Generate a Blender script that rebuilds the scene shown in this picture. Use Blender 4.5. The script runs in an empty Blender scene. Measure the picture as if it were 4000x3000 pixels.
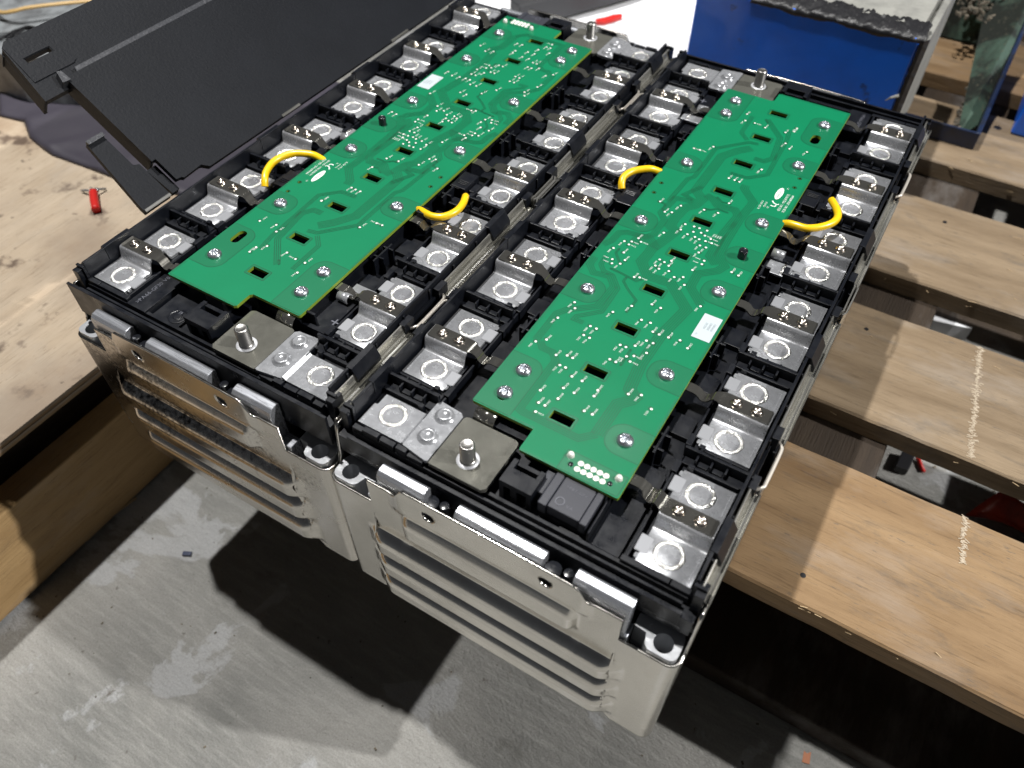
import bpy, bmesh, math, random
from mathutils import Vector, Matrix
random.seed(7)
C = bpy.context.scene.collection
SC = bpy.context.scene
PI = math.pi
ZO = 0.236            # the concrete floor lies at z = 0; all measures below are millimetres from the board tops

# ------------------------------------------------------------------ camera
cam = bpy.data.cameras.new('camera')
cam.lens = 27.64
cam.sensor_width = 36
cam.clip_start = 0.01
cam.clip_end = 60
cam.dof.use_dof = True
cam.dof.focus_distance = 0.37
cam.dof.aperture_fstop = 10.0
co = bpy.data.objects.new('camera', cam)
C.objects.link(co)
Rm = ((0.85568907, 0.51748858, 0.00133419), (0.39584115, -0.65287494, -0.645805), (-0.33332565, 0.55313641, -0.76350123))
M3 = Matrix((Rm[0], tuple(-a for a in Rm[1]), tuple(-a for a in Rm[2]))).transposed()
co.matrix_world = Matrix.Translation((0.118507, -0.153352, 0.249565 + ZO)) @ M3.to_4x4()
SC.camera = co

# ------------------------------------------------------------------ world and lamps
w = bpy.data.worlds.new('World')
SC.world = w
w.use_nodes = True
nt = w.node_tree
nt.nodes.clear()
wo = nt.nodes.new('ShaderNodeOutputWorld')
bg = nt.nodes.new('ShaderNodeBackground')
tc = nt.nodes.new('ShaderNodeTexCoord')
sx = nt.nodes.new('ShaderNodeSeparateXYZ')
rp = nt.nodes.new('ShaderNodeValToRGB')
nt.links.new(tc.outputs['Generated'], sx.inputs[0])
nt.links.new(sx.outputs['Z'], rp.inputs[0])
e = rp.color_ramp.elements
e[0].position = 0.0; e[0].color = (0.055, 0.059, 0.065, 1)
e[1].position = 0.55; e[1].color = (0.022, 0.023, 0.026, 1)
nt.links.new(rp.outputs[0], bg.inputs[0])
bg.inputs[1].default_value = 1.0
nt.links.new(bg.outputs[0], wo.inputs[0])

def lamp(name, loc, target, power, size, size_y=None, col=(1, 0.98, 0.95)):
    l = bpy.data.lights.new(name, 'AREA')
    l.energy = power
    l.color = col
    if size_y:
        l.shape = 'RECTANGLE'; l.size = size; l.size_y = size_y
    else:
        l.shape = 'DISK'; l.size = size
    o = bpy.data.objects.new(name, l)
    C.objects.link(o)
    o.location = loc
    d = Vector(target) - Vector(loc)
    o.rotation_euler = d.to_track_quat('-Z', 'Y').to_euler()
    return o
lamp('ceiling_lamp', (-0.66, 0.26, 2.75), (0, 0.1, 0.2), 84, 0.07)
lamp('ceiling_lamp', (2.66, 0.95, 2.55), (0, 0.1, 0.2), 125, 0.06)
lamp('ceiling_lamp', (-0.72, 1.95, 2.95), (0, 0.1, 0.2), 1.3, 0.5, 0.05)

SC.view_settings.view_transform = 'Standard'
SC.view_settings.look = 'None'
SC.view_settings.exposure = 0.2
SC.view_settings.gamma = 1
SC.render.engine = 'CYCLES'
SC.cycles.max_bounces = 7
SC.cycles.use_denoising = True

# ------------------------------------------------------------------ materials
def N(nt, t, **k):
    n = nt.nodes.new(t)
    for a, b in k.items():
        setattr(n, a, b)
    return n
def mat(name, col, rough=0.5, metal=0.0, coat=0.0, spec=0.5, noise=None, bump=None, rvar=None, emit=None):
    """noise=(scale xyz, second colour, low, high)  bump=(scale xyz, strength, distance)  rvar=(scale, amount)"""
    m = bpy.data.materials.new(name)
    m.use_nodes = True
    t = m.node_tree
    p = t.nodes['Principled BSDF']
    p.inputs['Base Color'].default_value = (*col, 1)
    p.inputs['Roughness'].default_value = rough
    p.inputs['Metallic'].default_value = metal
    p.inputs['Coat Weight'].default_value = coat
    p.inputs['Coat Roughness'].default_value = 0.16
    p.inputs['Specular IOR Level'].default_value = spec
    tcn = N(t, 'ShaderNodeTexCoord')
    def nz(scale, detail=6, rough=0.6, dist=0.0):
        mp = N(t, 'ShaderNodeMapping')
        mp.inputs['Scale'].default_value = scale if isinstance(scale, tuple) else (scale,) * 3
        t.links.new(tcn.outputs['Object'], mp.inputs['Vector'])
        q = N(t, 'ShaderNodeTexNoise')
        q.inputs['Scale'].default_value = 1
        q.inputs['Detail'].default_value = detail
        q.inputs['Roughness'].default_value = rough
        q.inputs['Distortion'].default_value = dist
        t.links.new(mp.outputs[0], q.inputs['Vector'])
        return q.outputs['Fac']
    def ramp(src, lo, hi, a, b):
        r = N(t, 'ShaderNodeValToRGB')
        r.color_ramp.elements[0].position = lo; r.color_ramp.elements[0].color = (*a, 1)
        r.color_ramp.elements[1].position = hi; r.color_ramp.elements[1].color = (*b, 1)
        t.links.new(src, r.inputs[0])
        return r.outputs[0]
    m['h'] = 0
    cur = None
    if noise:
        for i, (s, c2, lo, hi) in enumerate(noise if isinstance(noise, list) else [noise]):
            f = ramp(nz(s, dist=0.3), lo, hi, (0, 0, 0), (1, 1, 1))
            mx = N(t, 'ShaderNodeMix', data_type='RGBA')
            t.links.new(f, mx.inputs[0])
            if cur is None:
                mx.inputs[6].default_value = (*col, 1)
            else:
                t.links.new(cur, mx.inputs[6])
            mx.inputs[7].default_value = (*c2, 1)
            cur = mx.outputs[2]
        t.links.new(cur, p.inputs['Base Color'])
    if rvar:
        f = nz(rvar[0])
        mr = N(t, 'ShaderNodeMapRange')
        mr.inputs[3].default_value = max(0.02, rough - rvar[1]); mr.inputs[4].default_value = rough + rvar[1]
        mr.inputs[1].default_value = 0.3; mr.inputs[2].default_value = 0.7
        t.links.new(f, mr.inputs[0]); t.links.new(mr.outputs[0], p.inputs['Roughness'])
    if bump:
        b = N(t, 'ShaderNodeBump')
        b.inputs['Strength'].default_value = bump[1]
        b.inputs['Distance'].default_value = bump[2]
        t.links.new(nz(bump[0]), b.inputs['Height'])
        t.links.new(b.outputs[0], p.inputs['Normal'])
    return m

M = {}
M['tray'] = mat('black_plastic', (0.0048, 0.0058, 0.0088), 0.36, spec=0.35, rvar=(120, 0.12), bump=(900, 0.12, 0.0003), noise=[((160,) * 3, (0.0075, 0.0088, 0.0125), 0.45, 0.75), ((1700,) * 3, (0.09, 0.09, 0.10), 0.735, 0.79)])
M['tray_gloss'] = mat('glossy_black_plastic', (0.010, 0.011, 0.014), 0.22)
M['connector'] = mat('grey_black_plastic', (0.032, 0.034, 0.044), 0.42, bump=(1500, 0.1, 0.0002))
M['alu'] = mat('welded_aluminium', (0.36, 0.37, 0.39), 0.25, 0.5, rvar=(260, 0.06), bump=((900, 900, 900), 0.12, 0.0002), noise=((420,) * 3, (0.285, 0.293, 0.31), 0.35, 0.7))
M['hump'] = mat('formed_aluminium_step', (0.62, 0.63, 0.655), 0.26, 0.72, rvar=(260, 0.06), bump=((60, 900, 900), 0.08, 0.0002))
M['alu_etch'] = mat('etched_aluminium', (0.27, 0.277, 0.295), 0.5, 0.4)
M['weld'] = mat('weld_bead_metal', (0.86, 0.85, 0.82), 0.28, 1.0, bump=(1400, 0.9, 0.0006))
M['alu_cast'] = mat('machined_aluminium', (0.40, 0.415, 0.45), 0.28, 0.7, rvar=((60, 900, 300), 0.1), bump=((40, 1500, 1500), 0.12, 0.0003))
M['alu_lug'] = mat('milled_lug_aluminium', (0.56, 0.575, 0.60), 0.2, 0.4, rvar=(300, 0.08), bump=((700,) * 3, 0.3, 0.0004))
M['mark'] = mat('moulded_mark', (0.10, 0.104, 0.125), 0.4)
M['nickel'] = mat('nickel_strip_metal', (0.40, 0.39, 0.355), 0.12, 0.92, rvar=(90, 0.05), noise=((60,) * 3, (0.32, 0.31, 0.28), 0.4, 0.7))
M['plate'] = mat('plated_copper_bar', (0.30, 0.297, 0.26), 0.18, 0.72, rvar=(110, 0.05), noise=[((160,) * 3, (0.25, 0.247, 0.215), 0.35, 0.7), ((1100,) * 3, (0.9, 0.9, 0.86), 0.70, 0.75)], bump=(1100, 0.15, 0.0003))
M['rivet'] = mat('rivet_metal', (0.74, 0.66, 0.58), 0.22, 1.0, rvar=(400, 0.1))
M['stud'] = mat('stud_steel', (0.52, 0.51, 0.49), 0.33, 1.0)
M['washer'] = mat('white_washer', (0.62, 0.63, 0.66), 0.4, 0.2)
M['screw'] = mat('zinc_screw_metal', (0.46, 0.485, 0.53), 0.30, 0.9, rvar=(500, 0.12), bump=(800, 0.12, 0.0003))
M['chan'] = mat('bright_steel_flange', (0.66, 0.65, 0.61), 0.2, 0.85, rvar=((200, 20, 200), 0.12), bump=((700, 60, 700), 0.2, 0.0004), noise=[((1100, 22, 1100), (0.30, 0.295, 0.26), 0.42, 0.62), ((500, 14, 500), (0.85, 0.85, 0.82), 0.56, 0.68)])  # pale and dark streaks paint reflection contrast into the steel colour
M['case'] = mat('nickel_steel_case', (0.77, 0.745, 0.69), 0.20, 1.0, rvar=(60, 0.05), bump=(260, 0.04, 0.0004), noise=[((45, 45, 45), (0.67, 0.645, 0.595), 0.42, 0.7), ((240, 240, 320), (0.12, 0.11, 0.095), 0.69, 0.77)])
def sooty_mirror():
    m = mat('sooty_mirror_steel_case', (0.62, 0.595, 0.55), 0.24, 1.0, rvar=(60, 0.08), bump=(260, 0.05, 0.0004))
    t = m.node_tree; p = t.nodes['Principled BSDF']
    tcn = N(t, 'ShaderNodeTexCoord'); sp = N(t, 'ShaderNodeSeparateXYZ'); t.links.new(tcn.outputs['Object'], sp.inputs[0])
    def mth(op, a, b_=None):
        q = N(t, 'ShaderNodeMath', operation=op)
        for i, x in enumerate((a, b_)):
            if x is None: continue
            if isinstance(x, float): q.inputs[i].default_value = x
            else: t.links.new(x, q.inputs[i])
        return q.outputs[0]
    def nz(s_, d=6):
        q = N(t, 'ShaderNodeTexNoise'); q.inputs['Scale'].default_value = s_; q.inputs['Detail'].default_value = d; q.inputs['Roughness'].default_value = .65
        t.links.new(tcn.outputs['Object'], q.inputs['Vector']); return q.outputs['Fac']
    # soot and a painted dark reflection, towards the torn corner (x > 0) and round mid height (z about 65 mm over the foot)
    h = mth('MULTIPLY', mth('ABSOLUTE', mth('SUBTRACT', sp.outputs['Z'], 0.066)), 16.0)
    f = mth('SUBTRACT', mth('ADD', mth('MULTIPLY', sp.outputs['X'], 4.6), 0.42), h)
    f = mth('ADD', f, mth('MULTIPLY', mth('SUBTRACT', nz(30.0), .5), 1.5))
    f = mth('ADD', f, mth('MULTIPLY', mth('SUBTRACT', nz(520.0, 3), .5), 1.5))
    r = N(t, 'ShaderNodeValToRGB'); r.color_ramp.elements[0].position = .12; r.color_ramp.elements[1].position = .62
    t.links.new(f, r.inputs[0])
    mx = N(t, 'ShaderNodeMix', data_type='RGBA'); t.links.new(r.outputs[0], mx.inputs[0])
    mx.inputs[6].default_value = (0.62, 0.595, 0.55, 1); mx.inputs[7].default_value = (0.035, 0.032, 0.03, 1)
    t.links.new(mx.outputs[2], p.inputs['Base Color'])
    return m
M['soot'] = sooty_mirror()
def vary(m, amt):
    t = m.node_tree; p = t.nodes['Principled BSDF']
    oi = N(t, 'ShaderNodeObjectInfo'); mr = N(t, 'ShaderNodeMapRange')
    mr.inputs[3].default_value = 1 - amt; mr.inputs[4].default_value = 1 + amt
    t.links.new(oi.outputs['Random'], mr.inputs[0])
    mx = N(t, 'ShaderNodeMix', data_type='RGBA', blend_type='MULTIPLY'); mx.inputs[0].default_value = 1
    l = p.inputs['Base Color'].links
    if l: t.links.new(l[0].from_socket, mx.inputs[6])
    else: mx.inputs[6].default_value = p.inputs['Base Color'].default_value
    cb = N(t, 'ShaderNodeCombineColor')
    for k in range(3): t.links.new(mr.outputs[0], cb.inputs[k])
    t.links.new(cb.outputs[0], mx.inputs[7]); t.links.new(mx.outputs[2], p.inputs['Base Color'])
vary(M['alu'], .16); vary(M['rivet'], .2)
M['pcb'] = mat('green_board_copper_pour', (0.0004, 0.165, 0.070), 0.45, coat=0.10, spec=0.28, noise=((25,) * 3, (0.0004, 0.150, 0.063), 0.35, 0.7))
M['pcb_dark'] = mat('green_board_bare', (0.0003, 0.130, 0.055), 0.4, coat=0.35)
M['trace'] = mat('green_board_trace_gap', (0.0003, 0.078, 0.032), 0.42, coat=0.3)
M['fr4'] = mat('board_edge_laminate', (0.20, 0.29, 0.025), 0.55)
M['silk'] = mat('white_silkscreen', (0.66, 0.74, 0.68), 0.6)
M['pad'] = mat('tinned_pad', (0.80, 0.79, 0.74), 0.4, 0.25)
M['label'] = mat('white_label', (0.44, 0.50, 0.53), 0.5)
M['ink'] = mat('grey_ink', (0.13, 0.16, 0.18), 0.6)
M['yellow'] = mat('yellow_wire_insulation', (0.80, 0.50, 0.006), 0.34, coat=0.2)
M['hook'] = mat('bent_steel_clip', (0.62, 0.58, 0.52), 0.4, 0.6)
M['black_lid'] = mat('black_cover_plastic', (0.0040, 0.0050, 0.0075), 0.55, spec=0.2, bump=(700, 0.35, 0.0006), noise=[((30,) * 3, (0.0058, 0.007, 0.010), 0.4, 0.7), ((1500,) * 3, (0.10, 0.105, 0.12), 0.735, 0.79)])
M['lid_edge'] = mat('cover_edge_highlight', (0.028, 0.03, 0.036), 0.42, bump=(700, 0.35, 0.0006), noise=((900,) * 3, (0.07, 0.072, 0.08), 0.5, 0.7))  # paler than the cover: the edge highlight is put into the colour
M['cloth'] = mat('dark_purple_sheet', (0.038, 0.034, 0.048), 0.55, noise=((20,) * 3, (0.05, 0.045, 0.06), 0.4, 0.7))
M['white'] = mat('white_foam', (0.80, 0.81, 0.84), 0.85, bump=(300, 0.3, 0.001))
M['blue'] = mat('blue_film', (0.012, 0.165, 0.88), 0.28, coat=0.4, noise=[((16,) * 3, (0.010, 0.125, 0.70), 0.4, 0.65), ((30, 30, 30), (0.016, 0.02, 0.035), 0.63, 0.70), ((900,) * 3, (0.22, 0.28, 0.42), 0.73, 0.77)], bump=(25, 0.12, 0.002))  # strong blue stands in for front light that no lamp gives
M['navy'] = mat('navy_painted_steel', (0.009, 0.018, 0.05), 0.34, noise=[((70,) * 3, (0.014, 0.016, 0.02), 0.5, 0.7)], bump=(260, 0.2, 0.0008))
M['green'] = mat('dirty_green_liner', (0.05, 0.085, 0.064), 0.75, spec=0.2, noise=[((28, 28, 14), (0.014, 0.017, 0.014), 0.45, 0.58), ((300,) * 3, (0.09, 0.085, 0.06), 0.6, 0.7)], bump=(400, 0.5, 0.001))
M['greyfoam'] = mat('grey_foam_board', (0.25, 0.25, 0.23), 0.75, noise=((50,) * 3, (0.15, 0.15, 0.14), 0.4, 0.7), bump=(200, 0.3, 0.001))
M['tape'] = mat('black_tape', (0.014, 0.014, 0.016), 0.4, bump=(150, 0.6, 0.002))
M['foamcrumb'] = mat('foam_crumbs', (0.16, 0.135, 0.10), 0.85, noise=((300,) * 3, (0.05, 0.045, 0.035), 0.4, 0.6))
M['greybar'] = mat('dark_grey_bar', (0.035, 0.036, 0.04), 0.5)
M['beige'] = mat('beige_translucent_plastic', (0.50, 0.46, 0.36), 0.4, noise=((20,) * 3, (0.62, 0.60, 0.52), 0.4, 0.7))
M['red'] = mat('red_plastic', (0.55, 0.018, 0.014), 0.4)
M['orange'] = mat('orange_red_plastic', (0.42, 0.035, 0.008), 0.35, noise=((40,) * 3, (0.16, 0.008, 0.003), 0.45, 0.65))
M['junk'] = mat('grey_crumpled_insulation', (0.20, 0.215, 0.225), 0.5, bump=(90, 0.9, 0.003), noise=((60,) * 3, (0.10, 0.105, 0.11), 0.4, 0.65))
M['tan'] = mat('tan_wire', (0.45, 0.30, 0.12), 0.45)
M['black'] = mat('black_wire', (0.01, 0.01, 0.012), 0.4)
M['scar'] = mat('fresh_sawn_wood', (0.44, 0.37, 0.28), 0.85)
M['rust'] = mat('rust_flake', (0.30, 0.12, 0.06), 0.7)
M['debris'] = mat('wood_splinter', (0.42, 0.31, 0.18), 0.8)

def wood(name, a, b, dark, axis='x', stain=0.5):
    m = bpy.data.materials.new(name)
    m.use_nodes = True
    t = m.node_tree
    p = t.nodes['Principled BSDF']
    p.inputs['Roughness'].default_value = 0.72
    p.inputs['Specular IOR Level'].default_value = 0.3
    tcn = N(t, 'ShaderNodeTexCoord')
    def mp(sx_, sy_, sz_):
        q = N(t, 'ShaderNodeMapping')
        q.inputs['Scale'].default_value = (sx_, sy_, sz_) if axis == 'x' else (sy_, sx_, sz_)
        t.links.new(tcn.outputs['Object'], q.inputs['Vector'])
        return q.outputs[0]
    def nz(v, d=8, r=0.62, dist=0.0):
        q = N(t, 'ShaderNodeTexNoise')
        q.inputs['Scale'].default_value = 1; q.inputs['Detail'].default_value = d
        q.inputs['Roughness'].default_value = r; q.inputs['Distortion'].default_value = dist
        t.links.new(v, q.inputs['Vector'])
        return q.outputs['Fac']
    def rmp(src, lo, hi, ca, cb):
        r = N(t, 'ShaderNodeValToRGB')
        r.color_ramp.elements[0].position = lo; r.color_ramp.elements[0].color = (*ca, 1)
        r.color_ramp.elements[1].position = hi; r.color_ramp.elements[1].color = (*cb, 1)
        t.links.new(src, r.inputs[0])
        return r.outputs[0]
    def mix(f, x, y, mode='MIX', fac=None):
        q = N(t, 'ShaderNodeMix', data_type='RGBA', blend_type=mode)
        if f is None: q.inputs[0].default_value = fac
        else: t.links.new(f, q.inputs[0])
        for i, s in ((6, x), (7, y)):
            if isinstance(s, tuple): q.inputs[i].default_value = (*s, 1)
            else: t.links.new(s, q.inputs[i])
        return q.outputs[2]
    g1 = nz(mp(7, 48, 90), 9, 0.66, dist=0.25)                # broad growth bands
    g2 = nz(mp(45, 900, 900), 4)                      # fine fibres
    base = rmp(g1, 0.30, 0.70, a, b)
    base = mix(rmp(g2, 0.55, 0.72, (0, 0, 0), (.8, .8, .8)), base, mix(None, base, (0.45, 0.42, 0.38), 'MULTIPLY', 0.85))
    bl = rmp(nz(mp(16, 50, 50), 9, 0.75, 0.4), 0.53, 0.70, (0, 0, 0), (stain, stain, stain))
    base = mix(bl, base, dark)
    gl = rmp(nz(mp(10, 26, 26), 7, 0.65), 0.52, 0.70, (0, 0, 0), (.55, .55, .55))
    base = mix(gl, base, tuple(.6 * c + .12 for c in b))
    sp = rmp(nz(mp(120, 700, 700), 3), 0.66, 0.72, (0, 0, 0), (0.7, 0.7, 0.7))
    base = mix(sp, base, dark)
    t.links.new(base, p.inputs['Base Color'])
    bp_ = N(t, 'ShaderNodeBump')
    bp_.inputs['Strength'].default_value = 0.7
    bp_.inputs['Distance'].default_value = 0.0009
    t.links.new(g2, bp_.inputs['Height'])
    t.links.new(bp_.outputs[0], p.inputs['Normal'])
    return m
M['slat'] = wood('weathered_pine_slat', (0.14, 0.098, 0.058), (0.25, 0.188, 0.122), (0.085, 0.075, 0.065), stain=.7)
M['slat2'] = wood('warm_pine_slat', (0.165, 0.100, 0.048), (0.285, 0.19, 0.102), (0.095, 0.08, 0.066), stain=.7)
def plywood():
    m = wood('stained_plywood', (0.42, 0.33, 0.235), (0.52, 0.43, 0.325), (0.24, 0.17, 0.11), 'y', 0.3)
    t = m.node_tree; p = t.nodes['Principled BSDF']
    src = p.inputs['Base Color'].links[0].from_socket
    tcn = N(t, 'ShaderNodeTexCoord')
    for sc_, lo, hi, c, amt in ((11.0, .46, .66, (0.25, 0.165, 0.10), .85), (26.0, .60, .66, (0.085, 0.055, 0.04), .85), (5.0, .48, .60, (0.30, 0.245, 0.19), .7), (60.0, .66, .70, (0.06, 0.045, 0.035), .7)):
        q = N(t, 'ShaderNodeTexNoise'); q.inputs['Scale'].default_value = sc_; q.inputs['Detail'].default_value = 7; q.inputs['Roughness'].default_value = .58
        t.links.new(tcn.outputs['Object'], q.inputs['Vector'])
        r = N(t, 'ShaderNodeValToRGB'); r.color_ramp.elements[0].position = lo; r.color_ramp.elements[1].position = hi
        r.color_ramp.elements[1].color = (amt, amt, amt, 1)
        t.links.new(q.outputs['Fac'], r.inputs[0])
        mx = N(t, 'ShaderNodeMix', data_type='RGBA'); t.links.new(r.outputs[0], mx.inputs[0]); t.links.new(src, mx.inputs[6]); mx.inputs[7].default_value = (*c, 1)
        src = mx.outputs[2]
    t.links.new(src, p.inputs['Base Color'])
    return m
M['ply'] = plywood()
M['plyedge'] = wood('plywood_edge', (0.20, 0.12, 0.06), (0.40, 0.28, 0.16), (0.09, 0.06, 0.04), 'y', 0.3)
M['board'] = wood('pine_board', (0.31, 0.195, 0.085), (0.43, 0.285, 0.135), (0.14, 0.09, 0.05), 'y', 0.4)
M['darkwood'] = wood('shade_darkened_timber', (0.022, 0.015, 0.010), (0.04, 0.027, 0.017), (0.04, 0.03, 0.02), 'y', 0.5)  # near black: shade beneath the pallets is put into the wood colour

def concrete():
    m = bpy.data.materials.new('worn_concrete')
    m.use_nodes = True
    t = m.node_tree
    p = t.nodes['Principled BSDF']
    p.inputs['Roughness'].default_value = 0.6
    p.inputs['Specular IOR Level'].default_value = 0.3
    tcn = N(t, 'ShaderNodeTexCoord')
    def nz(s, d=8, r=0.6, dist=0.0):
        mp = N(t, 'ShaderNodeMapping')
        mp.inputs['Scale'].default_value = s if isinstance(s, tuple) else (s,) * 3
        mp.inputs['Rotation'].default_value = (0, 0, 0.55)
        t.links.new(tcn.outputs['Object'], mp.inputs['Vector'])
        q = N(t, 'ShaderNodeTexNoise')
        q.inputs['Scale'].default_value = 1; q.inputs['Detail'].default_value = d
        q.inputs['Roughness'].default_value = r; q.inputs['Distortion'].default_value = dist
        t.links.new(mp.outputs[0], q.inputs['Vector'])
        return q.outputs['Fac']
    def rmp(src, lo, hi, ca, cb):
        r = N(t, 'ShaderNodeValToRGB')
        r.color_ramp.elements[0].position = lo; r.color_ramp.elements[0].color = (*ca, 1)
        r.color_ramp.elements[1].position = hi; r.color_ramp.elements[1].color = (*cb, 1)
        t.links.new(src, r.inputs[0])
        return r.outputs[0]
    def mix(f, x, y, mode='MIX'):
        q = N(t, 'ShaderNodeMix', data_type='RGBA', blend_type=mode)
        t.links.new(f, q.inputs[0])
        for i, s in ((6, x), (7, y)):
            if isinstance(s, tuple): q.inputs[i].default_value = (*s, 1)
            else: t.links.new(s, q.inputs[i])
        return q.outputs[2]
    def mixc(x, c):
        q = N(t, 'ShaderNodeMix', data_type='RGBA', blend_type='MULTIPLY')
        q.inputs[0].default_value = 1; t.links.new(x, q.inputs[6]); q.inputs[7].default_value = (*c, 1)
        return q.outputs[2]
    base = rmp(nz(9, 8, 0.6, 0.4), 0.35, 0.65, (0.26, 0.262, 0.25), (0.41, 0.402, 0.38))
    base = mix(rmp(nz((22, 190, 22), 10, 0.75), 0.47, 0.70, (0, 0, 0), (0.75, 0.75, 0.75)), base, (0.47, 0.465, 0.445))
    base = mix(rmp(nz(16, 7, 0.6, 0.6), 0.57, 0.60, (0, 0, 0), (0.55, 0.55, 0.55)), base, (0.55, 0.56, 0.58))
    base = mix(rmp(nz(24, 6, 0.6, 0.3), 0.62, 0.72, (0, 0, 0), (0.65, 0.65, 0.65)), base, (0.19, 0.185, 0.17))
    base = mix(rmp(nz(70, 4, 0.6), 0.68, 0.73, (0, 0, 0), (0.8, 0.8, 0.8)), base, (0.13, 0.115, 0.10))
    base = mix(rmp(nz(330, 3, 0.6), 0.66, 0.72, (0, 0, 0), (0.6, 0.6, 0.6)), base, (0.17, 0.165, 0.155))
    base = mix(rmp(nz(900, 4, 0.7), 0.35, 0.75, (0, 0, 0), (0.75, 0.75, 0.75)), base, mixc(base, (0.62, 0.62, 0.60)))
    base = mix(rmp(nz((45, 260, 45), 9, 0.75), 0.52, 0.75, (0, 0, 0), (0.5, 0.5, 0.5)), base, (0.24, 0.238, 0.225))
    t.links.new(base, p.inputs['Base Color'])
    b = N(t, 'ShaderNodeBump')
    b.inputs['Strength'].default_value = 1.0; b.inputs['Distance'].default_value = 0.003
    t.links.new(nz((200, 420, 200), 9, 0.75), b.inputs['Height'])
    t.links.new(b.outputs[0], p.inputs['Normal'])
    r = N(t, 'ShaderNodeMapRange')
    r.inputs[1].default_value = 0.3; r.inputs[2].default_value = 0.7; r.inputs[3].default_value = 0.42; r.inputs[4].default_value = 0.75
    t.links.new(nz(20), r.inputs[0]); t.links.new(r.outputs[0], p.inputs['Roughness'])
    return m
M['concrete'] = concrete()

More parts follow.
